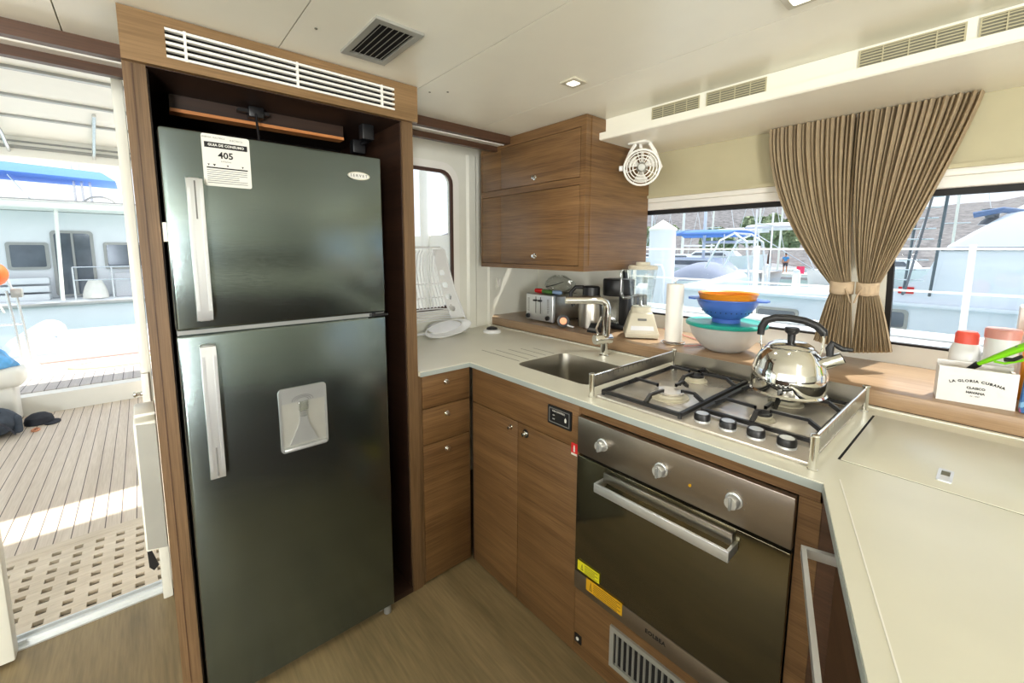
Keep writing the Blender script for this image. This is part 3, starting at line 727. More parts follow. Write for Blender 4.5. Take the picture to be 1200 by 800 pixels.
lever = MB().tube([c0+ax*.03+Vector((0, 0, .015)), c0+ax*.045+Vector((0, 0, .05)), c0+ax*.035+Vector((0.0, 0.02, .10))], [.006, .007, .008], 10, squash=.5)
lever.build('lever', 'chrome', fa)

# ================================================================== HOB
ho = thing('gas_hob', 'stainless four-burner gas hob with black pan supports', 'hob', (-.54, 1.355, .94))
MB().box(-.838, -.246, 1.098, 1.606, .9402, .950, .003).build('plate', 'hob', ho)
hl = MB().box(-.838, -.246, 1.186, 1.1875, .950, .9505); hl.build('front_seam', 'seam', ho)
burn = (((-.672, 1.262), .046, 'large left front burner'), ((-.700, 1.500), .030, ''), ((-.405, 1.288), .024, ''), ((-.405, 1.487), .036, ''))
for (bx, by), r, lab in burn:
    b = MB().lathe([(r*1.35, 0), (r*1.30, .004), (r*1.02, .005), (r*1.0, .014), (r*.8, .016)], (bx, by, .950), 28).build('burner', 'cream', ho)
    MB().lathe([(r*.95, 0), (r*.98, .003), (r*.9, .007), (0, .0085)], (bx, by, .9655), 28).build('burner_cap', 'hob' if r > .04 else 'iron', b)
for x in (-.511, -.442, -.373, -.304):
    k = MB().lathe([(.0215, 0), (.0215, .005), (.020, .0055)], (x, 1.148, .9502), 28).build('knob', 'handle', ho)
    MB().lathe([(.021, 0), (.0215, .004), (.021, .015), (.0195, .018), (.0165, .018), (.016, .016)], (x, 1.148, .9555), 28).build('grip_ring', 'black', k)
    MB().lathe([(.0160, 0), (.0160, .0015), (0, .0018)], (x, 1.148, .972), 24).build('knob_top', 'handle', k)
def bar(mb, p0, p1, w=.0058, h_=.010):
    p0, p1 = Vector(p0), Vector(p1); t = (p1-p0); s2 = Vector((-t.y, t.x, 0)).normalized()*w
    u = Vector((0, 0, h_))
    mb.hexa([p0-s2-u, p0+s2-u, p1+s2-u, p1-s2-u, p0-s2, p0+s2, p1+s2, p1-s2])
def support(x0, x1, y0, y1, centres, rad):
    mb = MB(); z = .966
    for a, b in (((x0, y0), (x1, y0)), ((x1, y0), (x1, y1)), ((x1, y1), (x0, y1)), ((x0, y1), (x0, y0))):
        bar(mb, (a[0], a[1], z), (b[0], b[1], z))
    ym = (centres[0][1]+centres[1][1])/2
    for (cx, cy), r in zip(centres, rad):
        for tx, ty in ((x0, cy), (x1, cy), (cx, y0 if cy < ym else y1), (cx, ym)):
            v = Vector((tx-cx, ty-cy)); L = v.length; v /= L
            if L < r+.02: continue
            p_in = Vector((cx+v.x*r, cy+v.y*r, .985)); p_k = Vector((cx+v.x*(L-.03), cy+v.y*(L-.03), .987)); p_o = Vector((tx, ty, .968))
            bar(mb, p_in, p_k, .004, .008); bar(mb, p_k, p_o, .0055, .012)
            bar(mb, p_in, p_in+Vector((0, 0, .0)) + Vector((v.x, v.y, 0))*.004, .004, .01)
    bar(mb, (x0, ym, z), (x1, ym, z)) if False else None
    for fx, fy in ((x0, y0), (x1, y0), (x1, y1), (x0, y1)): mb.cyl((fx, fy, .950), (fx, fy, .964), .006, 8)
    mb.build('pan_support', 'iron', ho)
support(-.826, -.560, 1.118, 1.592, ((-.672, 1.262), (-.700, 1.500)), (.040, .022))
support(-.536, -.266, 1.205, 1.592, ((-.405, 1.288), (-.405, 1.487)), (.018, .026))
hr = thing('hob_guard_rail', 'polished steel guard rail with four posts round the hob', 'guard rail', (-.54, 1.35, .94))
for px_, py_ in ((-.852, 1.090), (-.236, 1.090), (-.852, 1.622), (-.236, 1.622)):
    MB().lathe([(.0105, 0), (.0105, .002), (.009, .003), (.009, .076), (.010, .078), (.0085, .081), (0, .082)], (px_, py_, .9402), 18).build('post', 'chrome', hr)
for sx_ in (-.852, -.236):
    m1 = MB().box(sx_-.0015, sx_+.0015, 1.098, 1.614, .972, 1.012).build('side_plate', 'steel', hr)
    tk2 = MB()
    for j in range(13):
        y = 1.115+j*.030; tk2.box(sx_-.0019, sx_+.0019, y-.0015, y+.0015, .998, 1.0125)
    tk2.build('notches', 'ink2' if sx_ < -.5 else 'chrome', m1)
    MB().cyl((sx_, 1.098, 1.013), (sx_, 1.614, 1.013), .0035, 8).build('top_rod', 'chrome', hr)
MB().box(-.845, -.243, 1.6205, 1.6235, .955, 1.012).build('back_plate', 'steel', hr)

# ================================================================== KETTLE
ke = thing('kettle', 'shiny stainless whistling kettle with black handle on the hob', 'kettle', (-.405, 1.487, .987), math.radians(15))
MB().lathe([(0, .001), (.094, .0005), (.100, .002), (.103, .006), (.099, .011), (.101, .04), (.100, .075), (.096, .082), (.092, .100), (.080, .122), (.066, .138), (.058, .144), (.0, .146)], (0, 0, 0), 48).build('body', 'chrome', ke, local=True)
MB().lathe([(.060, 0), (.061, .003), (.058, .006), (.045, .014), (.02, .018), (0, .019)], (0, 0, .143), 40).build('lid', 'chrome', ke, local=True)
MB().lathe([(.010, 0), (.011, .022), (.018, .028), (.021, .036), (.018, .043), (0, .045)], (0, 0, .160), 20).build('lid_knob', 'black', ke, local=True)
hw = MB()
for s2 in (-1, 1): hw.tube([(s2*.074, 0, .125), (s2*.079, 0, .145), (s2*.080, 0, .175), (s2*.078, 0, .196)], .0032, 8)
hw.tube([(.068, -.012, .128), (.068, .012, .128)], .004, 8); hw.tube([(-.068, -.012, .128), (-.068, .012, .128)], .004, 8)
hw.build('handle_bracket', 'chrome', ke, local=True)
hp = [(-.082, 0, .172), (-.081, 0, .195), (-.070, 0, .218), (-.045, 0, .229), (-.01, 0, .231), (.03, 0, .226), (.060, 0, .214), (.078, 0, .196), (.080, 0, .186)]
MB().tube(hp, [.0075, .0085, .009, .0085, .0085, .0085, .009, .009, .007], 12, squash=1.3).build('handle_grip', 'black', ke, local=True)
MB().tube([(.062, 0, .088), (.088, 0, .104), (.112, 0, .117), (.128, 0, .126)], [.022, .019, .0175, .0175], 20).build('spout', 'chrome', ke, local=True)
MB().cyl((.1275, 0, .1258), (.1292, 0, .1268), .0145, 18).build('spout_mouth', 'dark', ke, local=True)
MB().tube([(.098, 0, .124), (.096, 0, .150), (.102, 0, .168), (.112, 0, .160), (.126, 0, .152), (.150, 0, .152)], [.006, .008, .006, .0055, .0055, .004], 10, squash=1.4).build('whistle_lever', 'black', ke, local=True)

# ================================================================== THINGS ON THE LEDGE
LZ = .9955
to = thing('toaster', 'silver four-slice toaster at the left end of the ledge under the cabinet', 'toaster', (-1.804, 1.90, LZ))
MB().box(-1.912, -1.696, 1.800, 2.06, LZ+.008, 1.158, .018, 4).build('body', 'steel', to)
tf = MB().box(-1.918, -1.690, 1.782, 1.806, LZ+.006, 1.160, .006, 3).build('front_panel', 'handle', to)
for x in (-1.83, -1.79):
    MB().box(x-.002, x+.002, 1.7808, 1.7825, 1.045, 1.145).build('slot', 'dark', tf)
    MB().box(x-.012, x+.012, 1.766, 1.782, 1.118, 1.128, .002).build('lever', 'black', tf)
for x in (-1.893, -1.728):
    MB().lathe([(.014, 0), (.013, .012), (0, .013)], (x, 1.782, 1.024), 20, (0, -1, 0)).build('dial', 'black', tf)
    mk = MB()
    for i in range(8): mk.box(x-.008, x+.008, 1.7812, 1.7822, 1.055+i*.0105, 1.059+i*.0105)
    mk.build('markings', 'ink2', tf)
for y in (1.86, 1.92, 1.97, 2.02): MB().box(-1.89, -1.72, y-.011, y+.011, 1.1565, 1.1595).build('bread_slot', 'dark', to)
for x in (-1.89, -1.72):
    for y in (1.81, 2.04): MB().cyl((x, y, LZ), (x, y, LZ+.010), .010, 10).build('foot', 'black', to)
bgp = thing('food_bag', 'crumpled clear plastic bag lying on the toaster', 'bag', (-1.80, 1.92, 1.16))
def bagf(u, v):
    a = 2*PI*u; r = (.10+.012*math.sin(5*a+9*v)+.01*math.sin(11*a))*math.sin(PI*(.06+.90*v))**.6
    return Vector((-1.80+r*math.cos(a)*.95, 1.955+r*.75*math.sin(a), 1.1605+.105*v+.006*math.sin(7*a+3*v)))
bb = MB().grid(bagf, 40, 12, True); bb.build('film', 'jar', bgp)
rdc = MB().lathe([(.012, 0), (.0135, .01), (.0135, .05), (.010, .055)], (-1.895, 1.842, 1.174), 14, (1, .1, 0))
tag(rdc.build('plastic_tube', 'red'), 'red tube lying on the front left of the toaster', 'tube')
gt = MB().lathe([(.011, 0), (.0125, .01), (.0125, .075), (.008, .085), (0, .086)], (-1.838, 1.848, 1.173), 14, (1, -.05, 0))
tag(gt.build('plastic_tube', mat('leaf_green_plastic', (86, 130, 62), .5)), 'green tube lying beside the red one on the toaster', 'tube')
ut = MB().tube([(-1.82, 1.86, 1.200), (-1.76, 1.87, 1.215), (-1.70, 1.88, 1.236)], [.006, .005, .003], 8, squash=.6)
tag(ut.build('kitchen_utensil', 'black'), 'thin dark utensil sticking out of the pile on the toaster', 'utensil')
db = MB().lathe([(.010, 0), (.013, .012), (.013, .055), (.006, .065)], (-1.747, 1.845, 1.174), 14, (1, .05, 0))
tag(db.build('plastic_tube', mat('pale_blue_plastic', (140, 166, 200), .4)), 'pale blue tube at the right of the things on the toaster', 'tube')
# round strainer, carafe, machine
st = thing('round_strainer', 'small black ring-shaped strainer propped before the toaster', 'strainer', (-1.578, 1.752, LZ))
cc = Vector((-1.578, 1.752, 1.031)); dx = Vector((.55, -.8, .15)).normalized()
MB().lathe([(.020, -.006), (.034, -.008), (.036, 0), (.034, .008), (.020, .006)], cc, 24, dx, caps=False).build('ring', 'black', st)
MB().lathe([(0, -.004), (.021, -.004), (.021, .003), (0, .001)], cc, 20, dx).build('copper_mesh', mat('copper', (214, 140, 104), .35, .6), st)
MB().tube([cc+Vector((.03, .0, -.02)), cc+Vector((.065, .01, -.027))], .005, 8).build('handle', 'plastic', st)
ca = thing('thermal_carafe', 'steel thermal carafe with black top and handle behind the tap', 'carafe', (-1.49, 1.88, LZ))
MB().lathe([(.066, 0), (.070, .004), (.071, .10), (.068, .135), (.058, .165), (.050, .180), (0, .182)], (-1.49, 1.88, LZ), 32).build('body', 'steel', ca)
MB().lathe([(.048, 0), (.047, .045), (.040, .052), (0, .056)], (-1.49, 1.88, LZ+.178), 28).build('lid', 'black', ca)
MB().tube([(-1.527, 1.86, LZ+.222), (-1.565, 1.835, LZ+.222), (-1.588, 1.82, LZ+.19), (-1.588, 1.82, LZ+.15), (-1.572, 1.83, LZ+.115)], .008, 10, squash=1.4).build('handle', 'black', ca)
cf = thing('coffee_maker', 'black drip coffee maker standing between carafe and blender', 'coffee maker', (-1.375, 2.0, LZ))
MB().box(-1.42, -1.30, 1.92, 2.12, LZ, LZ+.03, .008).build('base', 'black', cf)
MB().box(-1.345, -1.285, 1.93, 2.12, LZ+.03, LZ+.185, .008).build('tower', 'black', cf)
MB().lathe([(.082, 0), (.085, .005), (.086, .085), (.082, .092), (0, .094)], (-1.395, 2.0, LZ+.178), 32).build('brew_head', 'black', cf)
MB().lathe([(.05, 0), (.06, .01), (.055, .085), (.04, .11), (.045, .12)], (-1.405, 1.985, LZ+.031), 28).build('glass_jug', 'jar', cf)
sp2 = thing('small_box', 'small black box leaning on the ledge behind the tap lever', 'box', (-1.375, 1.765, LZ))
MB().hexa([(-1.41, 1.745, LZ), (-1.41, 1.79, LZ), (-1.345, 1.79, LZ), (-1.345, 1.745, LZ), (-1.40, 1.765, LZ+.048), (-1.40, 1.795, LZ+.048), (-1.345, 1.795, LZ+.048), (-1.345, 1.765, LZ+.048)], .003).build('case', 'black', sp2)
MB().hexa([(-1.402, 1.7475, LZ+.012), (-1.402, 1.749, LZ+.012), (-1.353, 1.749, LZ+.012), (-1.353, 1.7475, LZ+.012), (-1.399, 1.7525, LZ+.024), (-1.399, 1.754, LZ+.024), (-1.353, 1.754, LZ+.024), (-1.353, 1.7525, LZ+.024)]).build('display', 'ink2', sp2)
# blender
be = thing('blender', 'cream kitchen blender with clear ribbed jug on the ledge', 'blender', (-1.165, 1.868, LZ), math.radians(38))
bb = MB()
def sqr(h_, w1): return [(-w1, -w1, h_), (-w1, w1, h_), (w1, w1, h_), (w1, -w1, h_)]
bb.hexa(sqr(0.004, .078)+sqr(.03, .080), .004); bb.hexa(sqr(.026, .079)+sqr(.125, .052), .008)
bb.build('base', 'cream', be, local=True)
MB().lathe([(.052, 0), (.050, .02), (.044, .03)], (0, 0, .122), 28).build('collar', 'cream', be, local=True)
kp = MB().hexa([(-.055, -.0785, .042), (-.055, -.074, .042), (.055, -.074, .042), (.055, -.0785, .042), (-.052, -.0725, .062), (-.052, -.068, .062), (.052, -.0725+.0045, .062), (.052, -.0725, .062)]).build('button_row', 'mboard', be, local=True)
MB().box(-.02, .02, -.066, -.060, .088, .098).build('badge', 'ink2', be, local=True)
jg = MB(); n_ = 40
def jf(u, v):
    a = 2*PI*u; r = (.046+.022*v)*(1+.035*math.cos(8*a)); return Vector((r*math.cos(a), r*math.sin(a), .150+.185*v))
jg.grid(jf, 64, 10, True)
for v in (0, .25, .5, .75): jg.lathe([(.047+.022*v, 0), (.050+.022*v, .004), (.047+.022*v, .008)], (0, 0, .150+.185*v), 32, caps=False)
jg.build('jug', 'jar', be, local=True)
MB().tube([(-.068, 0, .325), (-.098, 0, .330), (-.104, 0, .31), (-.098, 0, .21), (-.088, 0, .19), (-.055, 0, .195)], .0065, 10, squash=1.4).build('jug_handle', 'jar', be, local=True)
MB().lathe([(.070, 0), (.072, .012), (.066, .020), (.035, .022), (.033, .036), (0, .037)], (0, 0, .334), 32).build('lid', 'cream', be, local=True)
MB().lathe([(.012, 0), (.014, .006), (.004, .012), (.003, .03)], (0, 0, .148), 12).build('blade', 'stain', be, local=True)
# paper towel
pt = thing('paper_towel_holder', 'white paper towel roll on an upright wire holder beside the stacked bowls', 'paper towel', (-.975, 1.84, LZ))
MB().lathe([(.012, 0), (.037, .0005), (.0385, .002), (.038, .262), (.0365, .265), (.012, .265)], (-.975, 1.84, LZ+.010), 32).build('roll', 'paper', pt)
wire = MB().tube([(-.975+.052*math.cos(t), 1.84+.052*math.sin(t), LZ+.004) for t in [2*PI*j/28 for j in range(28)]], .0025, 6, True)
wire.tube([(-.975, 1.84, LZ+.003), (-.975, 1.84, LZ+.285), (-.970, 1.84, LZ+.296), (-.975, 1.84, LZ+.305), (-.981, 1.84, LZ+.296), (-.977, 1.84, LZ+.285)], .0022, 6)
wire.tube([(-1.025, 1.84, LZ+.004), (-.925, 1.84, LZ+.004)], .0025, 6)
wire.build('wire_stand', 'chrome', pt)
cd = MB().tube([(-1.10, 1.98, LZ+.03), (-1.085, 2.0, LZ+.05), (-1.06, 2.02, LZ+.03), (-1.02, 2.03, LZ+.005), (-.96, 2.0, LZ+.0045), (-.89, 1.96, LZ+.0045), (-.86, 1.90, LZ+.0045), (-.87, 1.85, LZ+.0045), (-.90, 1.80, LZ+.0045)], .003, 6)
tag(cd.build('power_cord', 'pinkp'), 'thin pale power cord curling on the ledge behind the paper towel', 'cord')
# bowls
bc = Vector((-.762, 1.885, LZ))
bo = thing('mixing_bowl', 'large white plastic bowl with teal lid, bottom of the bowl stack', 'bowl', bc)
MB().lathe([(0, .001), (.068, 0), (.074, .004), (.10, .022), (.130, .060), (.146, .105), (.147, .114), (.142, .114), (.0, .112)], (0, 0, 0), 48).build('bowl', 'bowlw', bo, local=True)
MB().lathe([(.155, 0), (.160, .003), (.161, .012), (.155, .017), (.138, .018), (.132, .014), (0, .014)], (0, 0, .108), 48).build('lid', 'teal', bo, local=True)
co = thing('colander', 'blue plastic colander with side handles standing on the teal lid', 'colander', bc+Vector((0, 0, .1225)), .26)
MB().lathe([(.055, 0), (.056, .014), (.054, .016), (.085, .036), (.112, .072), (.120, .094), (.128, .098), (.128, .102), (.112, .100), (.080, .040), (.0, .018)], (0, 0, 0), 48).build('bowl', 'blue', co, local=True)
for s2 in (-1, 1):
    MB().prism([(s2*.118, -.05), (s2*.150, -.032), (s2*.158, 0), (s2*.150, .032), (s2*.118, .05)][::s2], .094, .101, 'z').build('handle', 'blue', co, local=True)
hs = MB()
for k in range(30):
    a = 2*PI*k/30; hs.ball((.0962*math.cos(a), .0962*math.sin(a), .0485), .0022, 8)
hs.build('drain_holes', 'ink', co, local=True)
ob = thing('small_bowl', 'orange plastic bowl nested in the blue colander', 'bowl', bc+Vector((0, 0, .2235)))
MB().lathe([(.095, -.045), (.108, 0), (.110, .004), (.116, .022), (.118, .024), (.116, .026), (.106, .020), (.092, -.038), (.0, -.042)], (0, 0, 0), 48).build('bowl', 'orange', ob, local=True)
# right end of the ledge
wb = thing('wooden_box', 'white painted wooden box with black lettering on the ledge', 'box', (-.024, 1.774, LZ), math.radians(8))
bx = MB().box(-.076, .076, -.040, -.034, 0, .100); bx.box(-.076, .076, .034, .040, 0, .104); bx.box(-.076, -.070, -.034, .034, 0, .094); bx.box(.070, .076, -.034, .034, 0, .094)
bx.build('sides', 'boxw', wb, local=True)
MB().box(-.070, .070, -.034, .034, 0, .070).build('inside', 'boxin', wb, local=True)
letters('LA GLORIA CUBANA', .0100, 'ink', wb, (0, -.0405, .066), ROT_Y, arc=.16, spacing=1.2, bold=.0004)
wb_l = [letters('CLASICO', .0088, 'ink', wb, (0, -.0405, .046), ROT_Y, bold=.0004), letters('HAVANA', .0088, 'ink', wb, (0, -.0405, .033), ROT_Y, bold=.0004), letters('N. 1907', .0056, 'ink', wb, (0, -.0405, .023), ROT_Y)]
gl = thing('utility_lighter', 'lime green long-nosed lighter propped on the white wooden box', 'lighter', (-.01, 1.775, 1.10))
A0, A1 = Vector((-.040, 1.777, 1.083)), Vector((-.022, 1.770, 1.106))
dL_ = Vector((.135, -.030, .115)).normalized()
pA = Vector((-.020, 1.768, 1.107))
MB().tube([A0, pA], [.006, .0085], 12).build('nozzle', 'black', gl)
MB().tube([pA, pA+dL_*.03, pA+dL_*.075, pA+dL_*.12, pA+dL_*.20, pA+dL_*.215], [.009, .012, .016, .0175, .0165, .010], 14, squash=.6).build('body', 'green', gl)
s3 = Vector((.6, .1, -.75)).normalized()
MB().tube([pA+dL_*.03+s3*.008, pA+dL_*.045+s3*.022, pA+dL_*.075+s3*.030, pA+dL_*.10+s3*.026, pA+dL_*.115+s3*.012], .0032, 8).build('trigger_guard', 'green', gl)
MB().tube([pA+dL_*.05+s3*.012, pA+dL_*.065+s3*.021, pA+dL_*.085+s3*.020], [.006, .0055, .004], 8).build('trigger', 'black', gl)
MB().ball(pA+dL_*.095+Vector((-.004, -.010, .002)), .007, 10, (1, .5, .6)).build('oval_badge', 'ink2', gl)
wbt = thing('plastic_bottle', 'white plastic bottle with red cap behind the white wooden box', 'bottle', (-.045, 1.875, LZ))
MB().lathe([(.030, 0), (.034, .004), (.035, .12), (.030, .145), (.018, .158)], (-.052, 1.882, LZ), 28).build('bottle', 'plastic', wbt)
MB().lathe([(.026, 0), (.026, .03), (.021, .038), (0, .039)], (-.052, 1.882, LZ+.148), 24).build('cap', mat('coral_cap', (238, 92, 76), .4), wbt)
pk = thing('plastic_tub', 'white tub with pale pink lid behind the green lighter', 'tub', (-.005, 1.83, LZ))
MB().lathe([(.028, 0), (.033, .004), (.035, .185)], (.018, 1.865, LZ), 28).build('tub', 'plastic', pk)
MB().lathe([(.036, 0), (.037, .024), (.034, .028), (0, .029)], (.018, 1.865, LZ+.178), 28).build('lid', 'pinkp', pk)
ow = thing('snack_packet', 'orange packet with a black figure 1 at the right edge', 'packet', (.11, 1.90, LZ))
MB().box(.06, .19, 1.885, 1.925, LZ, LZ+.228, .006).build('pack', 'orange', ow)
on_y(ow, '1', .078, LZ+.205, 1.8845, .03, 'ink', bold=.001)
wc = MB().box(.045, .24, 1.96, 2.06, LZ, LZ+.265, .006)
tag(wc.build('storage_carton', 'boxw'), 'plain white carton behind the orange packet by the window', 'box')
bp_ = thing('detergent_packet', 'blue patterned packet right of the white wooden box', 'packet', (.10, 1.76, LZ))
mb_ = D.materials.new('packet_print'); mb_.use_nodes = True; n = mb_.node_tree; v = n.nodes.new('ShaderNodeTexVoronoi'); v.inputs['Scale'].default_value = 45
r_ = n.nodes.new('ShaderNodeValToRGB'); r_.color_ramp.interpolation = 'CONSTANT'
for i, (p, c) in enumerate(((0, (60, 110, 170)), (.35, (130, 180, 215)), (.6, (200, 215, 230)), (.8, (150, 80, 120)), (.9, (40, 140, 160)))):
    e_ = r_.color_ramp.elements[i] if i < 2 else r_.color_ramp.elements.new(p); e_.position = p; e_.color = lin(c)
t_ = n.nodes.new('ShaderNodeTexCoord'); n.links.new(t_.outputs['Object'], v.inputs['Vector']); s__ = n.nodes.new('ShaderNodeSeparateColor')
n.links.new(v.outputs['Color'], s__.inputs[0]); n.links.new(s__.outputs[0], r_.inputs[0]); n.links.new(r_.outputs[0], n.nodes['Principled BSDF'].inputs['Base Color'])
MB().hexa([(.062, 1.735, LZ), (.062, 1.79, LZ), (.20, 1.79, LZ), (.20, 1.735, LZ), (.066, 1.752, LZ+.125), (.066, 1.768, LZ+.125), (.20, 1.768, LZ+.125), (.20, 1.752, LZ+.125)], .006).build('pouch', mb_, bp_)

# curtain
cu = thing('curtain', 'pleated taupe curtain of two panels tied back at the waist between windows', 'curtain', (-.38, 2.0, 1.05))
def panel(xt0, xt1, xm0, xm1, xb0, xb1, pw0, pw1, zb0, zb1, ph, nm):
    zt, zm = 1.912, 1.285
    def f(u, v):
        if v < .72:
            s = v/.72; z = zt+(zm-zt)*s
            xa = xt0+(xm0-xt0)*s**pw0; xb = xt1+(xm1-xt1)*s**pw1
            amp = .019*(1-.35*s); bow = 0
        else:
            s = (v-.72)/.28; zb = zb0+(zb1-zb0)*u; z = zm+(zb-zm)*s
            xa = xm0+(xb0-xm0)*s**.8; xb = xm1+(xb1-xm1)*s**.8
            amp = .0085+.006*s; bow = 0
        dst = abs(v-.72)*1.0
        pin = math.exp(-(dst/.06)**2)
        wv = math.sin(2*PI*20*u+ph+.8*math.sin(2.5*v+u*5))+.35*math.sin(2*PI*9*u+2+v*3)
        y = 1.985+amp*wv*(1-.55*pin)-.018*math.sin(PI*u)*pin
        xx = xa+(xb-xa)*(u+.013*math.sin(2*PI*20*u+ph+1.3)*min(1, u*12, (1-u)*12))
        return Vector((xx, y, z))
    MB().grid(f, 20*9+1, 64).build(nm, 'curtain', cu)
panel(-.680, -.388, -.420, -.362, -.466, -.345, 1.9, 2.6, 1.075, 1.045, .4, 'curtain_panel')
panel(-.388, -.086, -.338, -.290, -.345, -.229, 2.6, 1.15, 1.045, 1.068, 1.6, 'curtain_panel')
for a, b, s2 in ((-.423, -.358, 1), (-.343, -.286, -1)):
    tb = MB()
    def tf2(u, v, a=a, b=b):
        t = 2*PI*u; cx = (a+b)/2; return Vector((cx+((b-a)/2+.004)*math.cos(t), 1.985+.026*math.sin(t)-.006, 1.307-.045*v-.004*math.sin(t)+.004*math.cos(2*t)))
    tb.grid(tf2, 30, 4, True)
    x = b-.006 if s2 > 0 else a+.006
    tb.tube([(x-.01*s2, 1.955, 1.285), (x, 1.951, 1.262), (x+.008*s2, 1.953, 1.235)], [.004, .006, .004], 6, squash=.4)
    tb.build('tie_band', 'tie', cu, thick=.002)
hk = MB().box(-.67, -.10, 1.998, 2.012, 1.905, 1.9135); hk.build('curtain_track', 'white', cu)

# outlet on the recess wall, pop-up socket on the counter
ot = thing('wall_switch', 'small white double switch plate on the wall left of the toaster', 'switch', (-2.189, 1.785, 1.20))
MB().prism(rr(1.762, 1.806, 1.165, 1.238, .004), -2.190, -2.183, 'x').build('plate', 'wallw', ot)
MB().box(-2.184, -2.180, 1.768, 1.782, 1.182, 1.226, .001).build('rocker', 'white', ot); MB().box(-2.184, -2.180, 1.786, 1.800, 1.182, 1.226, .001).build('rocker', 'white', ot)
ps = thing('pop_up_socket', 'round white pop-up socket with black top on the corner of the worktop', 'socket', (-1.945, 1.535, .94))
MB().lathe([(.052, 0), (.053, .006), (.048, .016), (.036, .019), (0, .019)], (-1.945, 1.535, .94), 32).build('ring', 'plastic', ps)
MB().lathe([(.034, 0), (.030, .010), (.012, .016), (0, .018)], (-1.945, 1.535, .958), 24).build('cap', 'black', ps)
# ================================================================== DISH RACK
dr = thing('dish_rack', 'white plastic dish rack stood on end against the small window', 'dish rack', (-2.06, 1.2, .94))
def rackp(u, v, d=0):     # u across (0 left .. 1 right), v up
    yl = .95+.0*v; yr = 1.440-.118*v-.02*math.sin(PI*v)
    y = yl+(yr-yl)*u; z = .955+.48*v
    x = -2.035-.085*v + d*1.0
    return Vector((x, y, z))
rb = MB()
rb.tube([rackp(0, .03), rackp(.93, .0), rackp(1, .06), rackp(1, .5), rackp(.985, .97), rackp(.93, 1.0), rackp(0, 1.0)], .006, 8)
rb.build('rim', 'plastic', dr)
bnd = MB()
holes = [.22, .36, .50, .64]
# solid band on the right with oval holes
for i in range(40):
    v0, v1 = .16+.82*i/40, .16+.82*(i+1)/40; vc = (v0+v1)/2
    cut = 0
    for h_ in holes:
        q = abs(vc-h_-.06)/.035
        if q < 1: cut = math.sqrt(1-q*q)*.045
    for ua, ub in (((.79, .99),) if not cut else ((.79, .865-cut), (.865+cut, .99))):
        if ub-ua < .004: continue
        p = [rackp(ua, v0), rackp(ua, v0, .004), rackp(ub, v0, .004), rackp(ub, v0), rackp(ua, v1), rackp(ua, v1, .004), rackp(ub, v1, .004), rackp(ub, v1)]
        bnd.hexa(p)
bnd.build('side_band', 'plastic', dr)
for i in range(12):
    u = .20+.6*i/12
    MB().tube([rackp(u, .30, .0), rackp(u+.0, .55, .004), rackp(u+.01, .75, .004), rackp(u+.035, .90, .02), rackp(u+.075, .965, .03)], .0034, 6).build('rib', 'plastic', dr)
for i in range(6):
    v = .16+.026*i
    MB().tube([rackp(.1, v-.01, .02), rackp(.35, v+.012, .03), rackp(.6, v+.008, .025), rackp(.8, v-.012, .01)], .0034, 6).build('cross_rib', 'plastic', dr)
for v in (.42, .58): MB().tube([rackp(.1, v, 0), rackp(.8, v, 0)], .003, 6).build('cross_bar', 'plastic', dr)
cbk = MB()
def cupf(u, v):
    a = 2*PI*u; k = 1-.25*v
    return Vector((-1.985-.05*v, 1.265+.150*k*math.cos(a), .990+.045*k*math.sin(a)+.10*(k*math.cos(a)*.12)))
cbk.grid(cupf, 36, 6, True); cbk.build('cutlery_cup', 'plastic', dr, thick=.004)
MB().prism([(1.265+.11*math.cos(t*PI/12), .992+.033*math.sin(t*PI/12)) for t in range(24)], -2.036, -2.032, 'x').build('cup_base', 'mboard', dr)

# box beside the door
hx = thing('door_side_box', 'tall pale grey plastic box mounted on the side of the refrigerator surround by the door', 'box', (-1.65, -.03, .60))
MB().box(-1.75, -1.55, -.052, -.001, .545, .935, .006, 3).build('housing', 'wallw', hx)
MB().prism([(-.048, .555), (-.004, .545), (-.004, .925), (-.046, .930)], -1.5505, -1.547, 'x').build('front_cover', 'alu', hx)
MB().box(-1.72, -1.60, -.049, -.002, .935, .945, .003).build('cap', 'white', hx)
tag(MB().prism([(-.052, .545), (-.047, .545), (-.028, .470), (-.040, .458), (-.050, .472)], -1.60, -1.594, 'x').build('strap', 'black'), 'short black strap hanging under the pale box by the door', 'strap')
dlc = thing('door_catch', 'small chrome catch on the door jamb above the pale box', 'catch', (-2.1, -.04, .87))
MB().box(-2.118, -2.10, -.034, -.012, .80, .95, .002).build('plate', 'white', dlc)
MB().lathe([(.010, 0), (.008, .010), (.012, .02), (.010, .026), (0, .028)], (-2.12, -.034, .87), 14, (0, -1, 0)).build('pin', 'chrome', dlc)

# ================================================================== COCKPIT OUTSIDE THE DOOR
gt = thing('teak_grating', 'pale teak grating with oblong holes just outside the door', 'grating', (-2.53, -.3, -.04))
gm = MB(); gx = [-2.262-.0*i for i in range(1)]
x0g, x1g, y0g, y1g = -2.83, -2.262, -1.33, .30
rows, cols = 8, 22
dxr = (x1g-x0g)/rows; dyr = (y1g-y0g)/cols
for i in range(rows+1):
    x = x0g+dxr*i; gm.box(x-dxr*.27, x+dxr*.27, y0g-.03, y1g+.03, -.022, -.005)
for j in range(cols+1):
    y = y0g+dyr*j; gm.box(x0g, x1g, y-dyr*.29, y+dyr*.29, -.022, -.0055)
gm.build('lattice', 'grating', gt)
gf = MB().box(-2.90, -2.846, y0g-.05, y1g+.05, -.098, -.004); gf.box(-2.262+.018, -2.251, y0g-.05, y1g+.05, -.098, -.006); gf.build('border', 'grating', gt)
struct(MB().box(-2.95, -2.25, -2.6, 2.0, -.14, -.10).build('trim_9', 'oak_in'))
struct(MB().box(-5.42, -2.905, -2.6, 2.2, -.12, -.02).build('trim_10', 'teak'))
